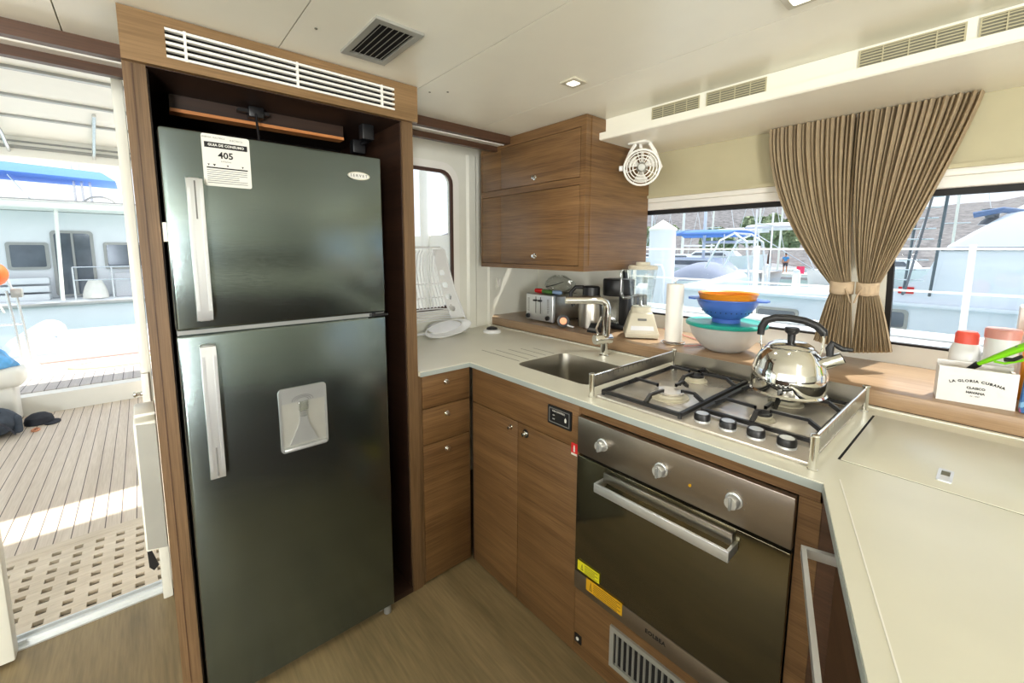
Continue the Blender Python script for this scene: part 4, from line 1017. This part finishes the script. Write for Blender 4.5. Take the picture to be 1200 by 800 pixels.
st_ = MB().box(-6.9, -5.42, -2.6, 2.2, -.3, .145); st_.box(-8.4, -6.9, -2.6, 2.2, -.3, -.02)
struct(st_.build('trim_11', 'white'))
struct(MB().box(-6.15, -5.56, -.955, 1.4, .145, .153).build('trim_12', 'teak2'))
ct = MB().box(-2.74, -2.2, -2.6, 1.3, 2.30, 2.36); ct.box(-5.5, -3.02, -2.6, 1.3, 2.34, 2.42)
ct.box(-5.56, -5.44, -2.6, 1.3, 2.18, 2.36); ct.box(-3.02, -2.74, -2.6, -1.4, 2.34, 2.42)
ht = thing('cockpit_hardtop', 'white hardtop roof over the cockpit seen through the open door', 'roof', (-4, 0, 2.35))
ct.build('panel', 'white', ht)
for x in (-3.4, -4.0, -4.6): MB().box(x-.02, x+.02, -2.5, 1.28, 2.325, 2.342).build('batten', 'silver', ht)
fr_ = MB()
for y in (-.75, -.25, .35): fr_.tube([(-5.44, y, 2.22), (-5.0, y+.03, 2.29), (-4.2, y+.08, 2.33)], .012, 8)
fr_.build('support_tube', 'stain', ht)
rl = MB(); rl.cyl((-5.43, -2.5, 2.255), (-5.43, 1.25, 2.255), .014, 8); rl.cyl((-5.43, -2.5, 2.30), (-5.43, 1.25, 2.30), .008, 8); rl.build('cable', 'silver', ht)
for y, lab in ((-2.5, 'aft hardtop pillar on the left'), (1.2, 'aft hardtop pillar on the right')):
    MB().cyl((-5.5, y, .14), (-5.5, y, 2.2), .03, 12).build('pillar', 'stain', ht)
bn = thing('deck_bench', 'rounded white moulded bench end at the left of the cockpit', 'bench', (-5.0, -1.3, -.02))
MB().box(-5.41, -5.22, -2.3, -.86, -.02, .30, .03, 3).build('base', 'white', bn)
MB().box(-5.43, -5.17, -2.3, -.80, .29, .455, .06, 5).build('rim', 'white', bn)
bbg = thing('blue_plastic_bag', 'crumpled bright blue plastic bag on the white cockpit bench', 'bag', (-5.3, -1.0, .455))
def bagb(u, v):
    a = 2*PI*u; r = .15*math.sin(PI*(.5+.48*v))**.7*(1+.10*math.sin(5*a+4*v)+.06*math.sin(9*a-6*v))
    return Vector((-5.30+.8*r*math.cos(a), -1.0+r*math.sin(a), .456+.16*v*(1+.15*math.sin(4*a))))
MB().grid(bagb, 40, 12, True).build('film', 'bluefilm', bbg)
wn = thing('table_pedestal', 'white flared pedestal standing on the aft deck beyond the step', 'pedestal', (-6.75, -1.02, .145))
MB().lathe([(.14, 0), (.10, .012), (.06, .05), (.055, .16), (.085, .24), (.12, .265), (.12, .275), (0, .275)], (-6.70, -.98, .145), 28).build('column', 'white', wn)
by = thing('ball_buoy', 'round orange buoy hanging from the stern rail at the left edge', 'buoy', (-6.4, -1.05, 1.17))
MB().ball((-6.3, -1.075, 1.175), .10, 20, (1, 1, 1.15)).build('ball', 'buoy', by)
MB().tube([(-6.3, -1.075, 1.07), (-6.3, -1.07, .9), (-6.31, -1.04, .8)], .008, 8).build('rope', 'white', by)
sr_ = thing('stern_rail', 'stainless stern rail with small gear clamped on it at the far left', 'rail', (-6.5, -1.1, .145))
m1 = MB()
for y in (-.99, -.93): m1.tube([(-6.5, y, .145), (-6.5, y-.02, .6), (-6.5, y-.05, 1.0)], .012, 8)
m1.tube([(-6.5, -2.4, 1.18), (-6.5, -1.10, 1.18), (-6.5, -1.03, 1.15), (-6.5, -1.0, 1.0)], .013, 8); m1.tube([(-6.5, -2.4, .66), (-6.5, -.96, .66)], .009, 8)
m1.build('tubes', 'stain', sr_)
MB().box(-6.54, -6.46, -1.01, -.93, .93, 1.02, .01).build('clamp', 'silver', sr_)
# backpack, cap, rope
bpk = thing('backpack', 'dark grey-blue backpack lying on the teak cockpit floor', 'backpack', (-4.98, -.93, -.02), .35)
bbm = MB().ball((0, -.06, .115), .17, 24, (1.0, .95, .68)); 
for v in bbm.bm.verts:
    v.co.z = max(.004, v.co.z); v.co.x += .015*math.sin(v.co.y*30); v.co.z += .008*math.sin(v.co.x*40)*math.cos(v.co.y*30)
bbm.build('body', 'bagn', bpk, local=True)
MB().box(-.11, .13, .055, .105, .015, .155, .022, 4).build('front_pocket', 'bagn', bpk, local=True)
MB().tube([(-.13, -.08, .20), (-.02, -.05, .232), (.10, .0, .20)], .006, 8).build('zip', 'bagd', bpk, local=True)
MB().tube([(.10, -.16, .16), (.16, -.10, .20), (.19, -.0, .12), (.17, .05, .03)], [.012, .014, .014, .012], 8, squash=.35).build('shoulder_strap', 'bagd', bpk, local=True)
hat = thing('baseball_cap', 'dark cap lying on the teak beside the backpack', 'cap', (-5.12, -.73, -.02))
hm = MB().lathe([(.085, 0), (.088, .02), (.078, .055), (.045, .080), (0, .088)], (-5.14, -.74, -.019), 24); hm.build('crown', 'bagd', hat)
MB().prism([(-5.09+.075*math.cos(t), -.66+.05*math.sin(t)) for t in [2*PI*j/20 for j in range(20)]], -.018, -.010, 'z').build('brim', 'bagd', hat)
so = MB().tube([(-4.93+.035*math.cos(t), -.735+.02*math.sin(t), -.011) for t in [2*PI*j/16 for j in range(16)]], .007, 8, True)
tag(so.build('hair_band', mat('tan_rubber', (206, 140, 104), .6)), 'small tan ring lying on the teak in front of the cap', 'band')
rp_ = MB().tube([(-6.45+.22*math.cos(t)*(1-.02*t), -.25+.42*math.sin(t), .158) for t in [-2.5+j*.25 for j in range(22)]], .010, 8)
tag(rp_.build('mooring_rope', mat('pale_yellow_rope', (224, 220, 170), .8, bump=.6, bscale=300)), 'pale yellow rope lying in a loop on the white aft deck', 'rope')
ln = MB().tube([(-6.89, -1.4, .157), (-6.89, 1.4, .157)], .012, 8)
tag(ln.build('red_line', mat('faded_red_rope', (206, 150, 146), .8)), 'thin faded red line across the aft edge of the deck', 'rope')

# ================================================================== HARBOUR
struct(MB().box(-400, 400, -400, 400, -1.0, -.9).build('floor_water', 'water'))
sdk = MB().box(-2.2, 4, 2.26, 2.98, .3, .985, .02); sdk.box(-2.2, 4, 2.93, 2.98, .985, 1.02, .005)
struct(sdk.build('trim_13', 'gel'))
lr = thing('side_rail', 'white lifelines and stanchions outside the starboard windows', 'rail', (-.5, 2.93, 1.02))
for x in (-1.9, -1.02, -.10, .85): MB().cyl((x, 2.93, 1.01), (x, 2.93, 1.455), .013, 10).build('stanchion', 'white', lr)
for z in (1.435, 1.225): MB().cyl((-2.4, 2.93, z), (3, 2.93, z), .005, 8).build('lifeline', 'white', lr)
# neighbour catamaran
nb = thing('neighbour_catamaran', 'large white catamaran moored close alongside, filling the right window', 'boat', (0, 7.2, -.9))
hp_ = [(-3.05, -.95), (-3.25, .30), (-3.15, .86), (-.80, .95), (-.50, 1.20), (-.42, 1.455), (7, 1.50), (7, -.95)]
MB().prism(hp_, 6.0, 7.3, 'y').build('hull', 'gel_shade', nb)
MB().box(-3.1, 7, 5.93, 6.0, .58+.28, .90, .01).build('rub_rail', 'gel_shade', nb)
MB().prism([(-.42, 1.455), (7, 1.50), (7, 1.475), (-.42, 1.43)], 5.985, 6.0, 'y').build('dark_stripe', 'tint', nb)
MB().hexa([(-.42, 6.15, 1.46), (-.42, 8.9, 1.46), (7, 8.9, 1.50), (7, 6.15, 1.50), (.35, 6.75, 2.12), (.35, 8.6, 2.12), (7, 8.6, 2.6), (7, 6.75, 2.6)], .05).build('coachroof', 'gel_shade', nb)
for x0, x1, z0, z1 in ((-2.06, -1.58, .46, .72), (-.78, -.60, .60, .82), (1.2, 2.0, .6, .85)):
    f_ = MB().prism(rr(x0, x1, z0, z1, .04), 5.985, 6.0, 'y').build('portlight', 'silver', nb)
    MB().prism(rr(x0+.03, x1-.03, z0+.03, z1-.03, .03), 5.980, 5.986, 'y').build('pane', 'tint', f_)
wl = MB().lathe([(.10, 0), (.08, .04), (.05, .07), (.06, .14), (.09, .16), (0, .17)], (-.12, 6.6, 1.70), 20); P(wl.build('winch', 'tint', nb), 'dark winch on the cabin top')
MB().tube([(-.25, 6.5, 1.80), (-.05, 6.5, 1.84), (.12, 6.5, 1.80)], .03, 10).build('sheet_bag', mat('navy_canvas', (90, 116, 156), .8), nb)
MB().tube([(.10, 6.4, 1.62), (.6, 6.5, 1.66), (3, 6.6, 1.75)], .012, 8).build('grab_rail', 'stain', nb)
P(MB().box(-.70, -.58, 5.985, 6.0, .99, 1.06).build('sign_plate', 'red', nb), 'small red plate on the hull')
bg_ = nb
for a_, b_ in (((-.66, 5.97, .98), (-.50, 5.2, 2.6)), ((-.46, 5.97, .98), (-.33, 5.2, 2.6))): MB().tube([a_, b_], .012, 8).build('ladder_rail', 'tint', bg_)
for i in range(16):
    s_ = i/16; z = 1.08+s_*1.45; MB().cyl((-.655+.155*s_, 5.2, z), (-.455+.125*s_, 5.2, z), .007, 6).build('ladder_rung', 'stain', bg_)
MB().tube([(-.56, 5.15, 1.05), (-.50, 5.15, 1.5), (-.35, 5.15, 2.7)], .009, 8).build('shroud', 'tint', bg_)
# piling
pi_ = thing('dock_piling', 'white round dock piling with a conical cap at the left of the window', 'piling', (-3.55, 6.2, -.9))
MB().cyl((-3.60, 6.3, -1.0), (-3.60, 6.3, 1.74), .20, 28).build('post', 'gel', pi_)
MB().lathe([(.215, 0), (.215, .03), (0, .17)], (-3.60, 6.3, 1.74), 28).build('cap', 'white', pi_)
pp2 = MB().tube([(-3.50, 5.9, -1.0), (-3.50, 5.9, 1.1), (-3.46, 5.9, 1.2), (-3.38, 5.9, 1.2), (-3.34, 5.9, 1.1), (-3.34, 5.9, -1.0)], .03, 10)
tag(pp2.build('hoop_ladder', 'gel'), 'white tubular hoop ladder in front of the piling', 'ladder')
# boats of the marina
def hull(name, parent, x0, x1, yc, beam, z0, z1, m='gel', bow=1):
    mb = MB(); n = 16
    def f(u, v):
        s = u; t = s if bow > 0 else 1-s
        w_ = beam/2*(1-max(0, (t-.45)/.55)**2.2)
        zt = z1+(.18*(z1-z0))*t*t
        side_ = math.sin((v-.5)*PI)
        k = abs(side_)
        return Vector((x0+(x1-x0)*s+(0 if k > .2 else 0), yc+w_*side_*(1 if k > 0 else 1), z0+(zt-z0)*(k**1.6)))
    mb.grid(f, n, 13)
    mb.grid(lambda u, v: Vector((x0+(x1-x0)*u, yc+(v-.5)*beam*(1-max(0, ((u if bow > 0 else 1-u)-.45)/.55)**2.2), z1+.18*(z1-z0)*(u if bow > 0 else 1-u)**2-.02)), n, 3)
    return mb.build(name, m, parent)
def boat(label, x0, x1, yc, beam, top, mast=0, canopy=None, cm='canvasb', bow=1, cabin=True, win='tint'):
    t = thing('moored_boat', label, 'boat', ((x0+x1)/2, yc, -.9))
    hull('hull', t, x0, x1, yc, beam, -1.0, top, 'gel', bow)
    L = x1-x0
    if cabin:
        a, b = x0+.25*L, x0+.75*L
        MB().hexa([(a, yc-beam*.3, top), (a, yc+beam*.3, top), (b, yc+beam*.3, top), (b, yc-beam*.3, top), (a+.1*L, yc-beam*.24, top+.55), (a+.1*L, yc+beam*.24, top+.55), (b-.08*L, yc+beam*.24, top+.55), (b-.08*L, yc-beam*.24, top+.55)], .05).build('cabin', 'gel', t)
        MB().hexa([(a+.07*L, yc-beam*.285, top+.22), (a+.07*L, yc-beam*.28, top+.22), (b-.07*L, yc-beam*.28, top+.22), (b-.07*L, yc-beam*.285, top+.22), (a+.11*L, yc-beam*.262, top+.42), (a+.11*L, yc-beam*.25, top+.42), (b-.11*L, yc-beam*.25, top+.42), (b-.11*L, yc-beam*.262, top+.42)]).build('cabin_window', win, t)
    if mast:
        mx_ = x0+.55*L
        MB().cyl((mx_, yc, top), (mx_, yc, top+mast), .07, 10).build('mast', 'gel', t)
        MB().cyl((mx_, yc, top+1.3), (mx_-L*.35*bow, yc, top+1.3), .07, 10).build('boom', 'canvasw', t)
        rg = MB()
        for e_ in (x0+.02*L, x1-.02*L): rg.cyl((mx_, yc, top+mast), (e_, yc, top+.1), .012, 6)
        rg.build('rigging', 'stain', t)
    if canopy:
        c0_, c1_, cz, cy0, cy1 = canopy
        def cfn(u, v): return Vector((c0_+(c1_-c0_)*u, cy0+(cy1-cy0)*v, cz+.28*math.sin(PI*v)**.5*(.75+.25*math.sin(PI*u))))
        MB().grid(cfn, 10, 10).build('canopy', cm, t, thick=.05)
        for x in (c0_+.15, c1_-.15): MB().tube([(x, cy0, cz), (max(x0+.3, x), cy0+.02, top)], .022, 6).build('canopy_post', 'stain', t)
    return t
boat('sailing boat under a long blue canvas awning across the harbour', -13.5, -6.7, 21, 3.0, .55, 9.5, (-11.6, -7.9, 2.15, 19.2, 22.6), 'canvasb', -1)
boat('motor yacht with a broad white canvas sunshade behind the blue awning', -5.9, -.9, 24.5, 3.0, .6, 0, (-8.7, -6.3, 2.55, 23, 25.6), 'canvasw', 1)
sob = boat('small open boat under a grey domed canvas cover low in the left window', -8.6, -5.4, 15.5, 2.2, .35, 0, None, 'canvasg', 1, False)
gcv = MB()
gcv.grid(lambda u, v: Vector((-8.1+2.1*u, 14.5+2.0*v, .42+.62*math.sin(PI*v)**.6*math.sin(PI*(.08+.84*u))**.7)), 16, 12)
gcv.build('cover', 'canvasg', sob)
boat('white sloop with tall mast far left behind the piling', -24, -15, 27, 3.4, .6, 12, None, 'canvasb', 1)
boat('dark-windowed cruiser moored behind the blue awning', -17.0, -10.2, 31, 3.6, .9, 0, (-13.5, -10.5, 2.7, 29.8, 32), 'canvasw', 1)
boat('sloop with twin stays moored at the far dock', -23.5, -15.5, 37, 3.2, .6, 13, None, 'canvasw', -1)
boat('sloop with furled white sail moored far behind the grey covered boat', -30.8, -23.0, 44, 3.4, .6, 13, None, 'canvasb', 1)
boat('low white motorboat moored beside the far dock left of the person', -22.6, -18.9, 33, 2.2, .1, 0, None, 'canvasb', 1, False)
rib_ = thing('inflatable_tender', 'pale grey inflatable tender nosing in beside the piling', 'boat', (-5.2, 10.2, -.9))
MB().tube([(-6.8, 9.6, .30), (-5.2, 9.6, .34), (-4.3, 9.8, .55), (-3.9, 10.2, .75), (-4.3, 10.6, .55), (-5.2, 10.8, .34), (-6.8, 10.8, .30)], [.20, .24, .24, .22, .24, .24, .20], 14).build('tube', 'gel', rib_)
MB().box(-6.7, -4.5, 9.75, 10.65, -1.0, .28, .05).build('floor_pan', 'gel_shade', rib_)
# stern arch and davits of a near boat, outboard
av = thing('stern_arch', 'stainless stern arch with davits standing right of the grey covered boat', 'arch', (-4.9, 13.5, -.45))
m_ = MB()
for y in (13.3, 14.6):
    m_.tube([(-6.1, y, .9), (-5.7, y, 1.75), (-5.3, y, 1.95), (-4.95, y, 1.7), (-4.8, y, .6), (-4.8, y, -.9)], .035, 8)
    m_.tube([(-4.7, y, -.9), (-4.72, y, 2.6)], .03, 8)
m_.tube([(-5.3, 13.3, 1.95), (-5.3, 14.6, 1.95)], .03, 8); m_.tube([(-4.71, 13.3, 2.2), (-4.71, 14.6, 2.2)], .03, 8)
m_.build('tubes', 'stain', av)
for i, (x, y, z, lab) in enumerate(((-7.9, 13.0, .25, 'grey outboard motor tilted up left of the grey cover'), (-6.9, 12.2, .0, 'black and silver outboard motor below the grey cover'))):
    t = thing('outboard_motor', lab, 'motor', (x, y, -.9))
    MB().lathe([(.10, 0), (.17, .05), (.18, .28), (.13, .38), (0, .42)], (x, y, z), 18, (.2, -.3, 1)).build('cowling', 'tint' if i else 'silver', t)
    MB().box(x-.06, x+.06, y-.08, y+.08, z-1.0, z+.02, .02).build('leg', 'silver', t)
for i, (x, y, h_, lab) in enumerate(((-26, 50, 14, 'bare mast leftmost above the distant boats'), (-21.5, 48, 15, 'bare mast with spreaders above the blue awning left end'), (-18.2, 52, 13, 'bare mast above the middle of the blue awning'), (-15.4, 50, 15, 'bare mast near the left curtain edge'), (-3.2, 55, 15, 'tall bare mast seen through the right window'))):
    t = thing('distant_mast', lab, 'mast', (x, y, -1.0))
    MB().cyl((x, y, -1.0), (x+.2, y, h_), .10, 8).build('spar', 'white', t)
    m_ = MB()
    for z in (4.0, 7.0, 10.0): m_.cyl((x-.8, y, z), (x+1.0, y, z), .05, 6)
    m_.cyl((x+.2, y, h_), (x-3.0, y, -.8), .03, 6); m_.cyl((x+.2, y, h_), (x+3.2, y, -.8), .03, 6); m_.build('spreader', 'stain', t)
# dock, person, sign
struct(MB().box(-20, -2, 41.0, 45, -.6, -.45).build('trim_14', 'dock'))
dk = MB().box(-6.3, -4.6, 12.5, 45, -.6, -.45); struct(dk.build('trim_15', 'dock'))
sg = thing('dock_sign', 'bright pink-red rectangular board on a post beyond the curtain edge', 'sign', (-5.33, 20, -.45))
MB().cyl((-5.33, 20.02, -.45), (-5.33, 20.02, .83), .03, 8).build('post', 'white', sg); MB().box(-5.47, -5.19, 19.98, 20.0, .53, .83, .01).build('board', 'flag', sg)
for i, (x, y, h_, lab) in enumerate(((-5.75, 17.5, 1.3, 'slim white dock pedestal left of the red sign'), (-5.05, 18.5, 1.1, 'slim white dock pedestal right of the red sign'))):
    t = thing('dock_pedestal', lab, 'pedestal', (x, y, -.45), 0, 'dock power pedestals')
    MB().box(x-.11, x+.11, y-.1, y+.1, -.45, -.45+h_, .02).build('housing', 'white', t); MB().lathe([(.12, 0), (.10, .08), (0, .12)], (x, y, -.45+h_), 12).build('cap', 'gel_shade', t)
def person(loc):
    t = thing('person', 'person in a blue T-shirt and dark shorts standing on the far dock', 'person', loc)
    def skin_body(edges, verts, rad, nm, m, par):
        me = D.meshes.new(nm); me.from_pydata(verts, edges, []); o = D.objects.new(nm, me); COL.objects.link(o)
        md = o.modifiers.new('skin', 'SKIN'); sv = me.skin_vertices[0].data
        for i, r in enumerate(rad): sv[i].radius = (r, r)
        sv[0].use_root = True
        o.modifiers.new('sub', 'SUBSURF').levels = 1
        dg = bpy.context.evaluated_depsgraph_get(); dg.update(); m2 = D.meshes.new_from_object(o.evaluated_get(dg)); D.objects.remove(o)
        for p in m2.polygons: p.use_smooth = True
        m2.materials.clear(); m2.materials.append(M[m]); m2.name = nm
        q = D.objects.new(nm, m2); COL.objects.link(q); q.parent = par; return q
    V = [(0, 0, .92), (0, 0, 1.12), (0, 0, 1.36), (0, 0, 1.48), (0, 0, 1.55), (0, -.01, 1.64), (.18, 0, 1.38), (.24, -.02, 1.10), (.22, -.10, .86), (-.18, 0, 1.38), (-.24, 0, 1.10), (-.24, -.06, .86), (.09, 0, .84), (.11, -.02, .48), (.12, 0, .07), (.12, -.14, .03), (-.09, 0, .84), (-.12, .02, .48), (-.14, .04, .07), (-.14, -.10, .03)]
    E_ = [(0, 1), (1, 2), (2, 3), (3, 4), (4, 5), (2, 6), (6, 7), (7, 8), (2, 9), (9, 10), (10, 11), (0, 12), (12, 13), (13, 14), (14, 15), (0, 16), (16, 17), (17, 18), (18, 19)]
    R_ = [.13, .12, .13, .055, .075, .085, .06, .042, .035, .06, .042, .035, .085, .058, .04, .035, .085, .058, .04, .035]
    skin_body(E_, V, R_, 'body', 'skin', t)
    Vs = [(0, 0, .96), (0, 0, 1.12), (0, 0, 1.36), (.18, 0, 1.38), (.225, -.01, 1.20), (-.18, 0, 1.38), (-.225, 0, 1.20), (0, 0, 1.43)]
    skin_body([(0, 1), (1, 2), (2, 3), (3, 4), (2, 5), (5, 6), (2, 7)], Vs, [.155, .145, .15, .08, .07, .08, .07, .08], 'shirt', 'shirt', t)
    Vp = [(0, 0, .92), (.09, 0, .84), (.11, -.01, .55), (-.09, 0, .84), (-.12, .01, .55)]
    skin_body([(0, 1), (1, 2), (0, 3), (3, 4)], Vp, [.15, .11, .085, .11, .085], 'shorts', 'shorts', t)
    h_ = MB().ball((0, .015, 1.665), .098, 14, (1, 1.05, 1)); 
    bmesh.ops.delete(h_.bm, geom=[v for v in h_.bm.verts if v.co.z < 1.655 and v.co.y < .03], context='VERTS')
    h_.build('hair', 'bagd', t, local=True)
person((-12.35, 42.0, -.45))
# hill and trees
hm_ = MB()
def hf(u, v):
    x = -160+300*u; y = 70+110*v
    r = 22*math.sin(PI*min(1, v*1.1)*.5)*(.8+.18*math.sin(u*9)+.10*math.sin(u*23+1))
    return Vector((x, y, -.8+r+.8*math.sin(u*60)*math.cos(v*22)))
hm_.grid(hf, 120, 24)
struct(hm_.build('hill', 'hill'))
def tree(x, y, h_, r, lab):
    t = thing('shore_tree', lab, 'tree', (x, y, -.6), 0, 'trees on the far shore')
    MB().tube([(0, 0, 0), (.1, 0, h_*.35), (0, .1, h_*.6)], [.28, .2, .12], 8).build('trunk', 'gasket', t, local=True)
    mb = MB(); rnd = random.Random(int(x*10))
    for k in range(30):
        a = rnd.random()*2*PI; q = r*rnd.random()**.5*.8
        mb.ball((q*math.cos(a), q*math.sin(a), h_*.62+rnd.random()*h_*.35), r*(.22+.18*rnd.random()), 14)
    for v in mb.bm.verts: v.co += Vector((rnd.uniform(-.15, .15), rnd.uniform(-.15, .15), rnd.uniform(-.15, .15)))*r*.9
    mb.build('crown', 'leaf', t, local=True, flat=True)
tree(-19.5, 60, 5.6, 3.0, 'round bright green tree at the shore beside the left curtain edge')
tree(-12.6, 63, 5.2, 2.6, 'green shore tree mostly behind the left curtain edge')
tree(-36, 62, 5.4, 2.8, 'green shore tree seen between the masts on the left')
tree(-27, 62, 4.8, 2.4, 'low green shore tree below the blue awning')

# catamaran seen through the door
wcx = -14.6
wcT = thing('stern_moored_catamaran', 'white catamaran with dark cabin windows moored astern, seen through the door', 'boat', (-15, -1.2, -.9))
MB().box(-19, -14.0, -6, 3, -1.0, .26, .06).build('hull', 'gel', wcT)
MB().box(-14.05, -13.9, -6, 3, .12, .20, .01).build('rub_rail', 'silver', wcT)
MB().box(-18.5, wcx, -5.5, 3, .26, 2.28, .05).build('cabin', 'gel', wcT)
MB().box(-19, -13.7, -5.8, 3.2, 2.28, 2.46, .06).build('hardtop', 'white', wcT)
MB().box(-13.72, -13.69, -5.7, 3.1, 2.45, 2.48).build('roof_edge', 'silver', wcT)
for y0, y1, z0, z1 in ((-2.20, -1.66, 1.00, 1.50), (-.62, .35, .98, 1.52), (-3.3, -2.5, 1.0, 1.5)):
    f_ = MB().prism(rr(y0-.06, y1+.06, z0-.06, z1+.06, .05), wcx, wcx+.03, 'x').build('cabin_window', 'silver', wcT)
    MB().prism(rr(y0, y1, z0, z1, .03), wcx+.03, wcx+.035, 'x').build('pane', 'tint', f_)
f_ = MB().prism(rr(-1.56, -.84, .30, 1.84, .08), wcx, wcx+.03, 'x').build('sliding_door', 'silver', wcT)
MB().prism(rr(-1.50, -.90, .34, 1.78, .06), wcx+.03, wcx+.035, 'x').build('pane', 'tint', f_)
MB().box(wcx+.03, wcx+.06, -1.22, -1.18, .34, 1.78).build('door_stile', 'silver', f_)
for i, z in enumerate((.40, .58, .76)): MB().box(wcx+.1, wcx+.5-.1*i, -2.6, -1.62, z-.14, z, .02).build('step', 'gel', wcT)
MB().cyl((-13.85, -1.40, .26), (-13.85, -1.34, 2.30), .035, 10).build('post', 'white', wcT)
MB().hexa([(-15.5, -4.5, 3.05), (-15.5, -.30, 2.98), (-13.8, -.30, 2.98), (-13.8, -4.5, 3.10), (-15.2, -4.3, 3.30), (-15.2, -.55, 3.20), (-14.1, -.55, 3.20), (-14.1, -4.3, 3.35)], .03).build('blue_bimini', 'canvasb', wcT)
bp2 = MB()
for y, z in ((-1.05, 3.9), (-.92, 3.9), (-.78, 3.2)): bp2.cyl((-14.4, y, 2.46), (-14.4, y, z), .025, 8)
bp2.tube([(-14, -.3, 2.98), (-14, -.22, 2.46)], .02, 6); bp2.tube([(-14, -2.0, 2.98), (-14, -1.7, 2.46)], .015, 6)
bp2.build('bimini_frame', 'stain', wcT)
MB().tube([(-14.0, -.62+.26*math.cos(t), 2.46+.16*math.sin(t)) for t in [PI*j/14 for j in range(15)]], .02, 8).build('helm_wheel', 'silver', wcT)
rl2 = MB()
for z in (.70, 1.0): rl2.cyl((-13.95, -1.2, z), (-13.95, 2.5, z), .015, 8)
for y in (-1.2, -.55, .1): rl2.cyl((-13.95, y, .26), (-13.95, y, 1.0), .018, 8)
rl2.build('guard_rail', 'stain', wcT)
wbg = thing('white_sack', 'white plastic sack standing on the stern of the moored catamaran', 'bag', (-13.98, -.85, .26))
MB().grid(lambda u, v: Vector((-14.15+(.17*(1-.35*v*v)*(1+.08*math.sin(14*u)))*math.cos(2*PI*u), -.86+(.23*(1-.5*v*v)*(1+.08*math.sin(17*u)))*math.sin(2*PI*u), .262+.42*v)), 26, 10, True).build('sack', 'paper', wbg)
crt = MB().box(-14.4, -14.1, -.52, .15, .262, .85, .03); tag(crt.build('storage_crate', 'canvasw'), 'pale covered crate on the stern of the moored catamaran', 'crate')
tdr = thing('deck_tender', 'white and pale blue inflatable tender lying astern beyond the deck', 'boat', (-10.5, -.6, -.9))
MB().tube([(-12.6, -1.5, -.25), (-10.2, -1.5, -.25), (-9.0, -1.25, -.15), (-8.62, -.6, -.1), (-9.0, .2, -.15), (-10.2, .5, -.25), (-12.6, .5, -.25)], [.24, .28, .28, .26, .28, .28, .24], 14).build('tube', 'gel', tdr)
MB().box(-12.4, -9.2, -1.3, .3, -.95, -.25, .05).build('floor_pan', 'gel_shade', tdr)
MB().box(-11.2, -10.9, -1.35, .35, -.12, -.06, .02).build('seat', 'gel_shade', tdr)
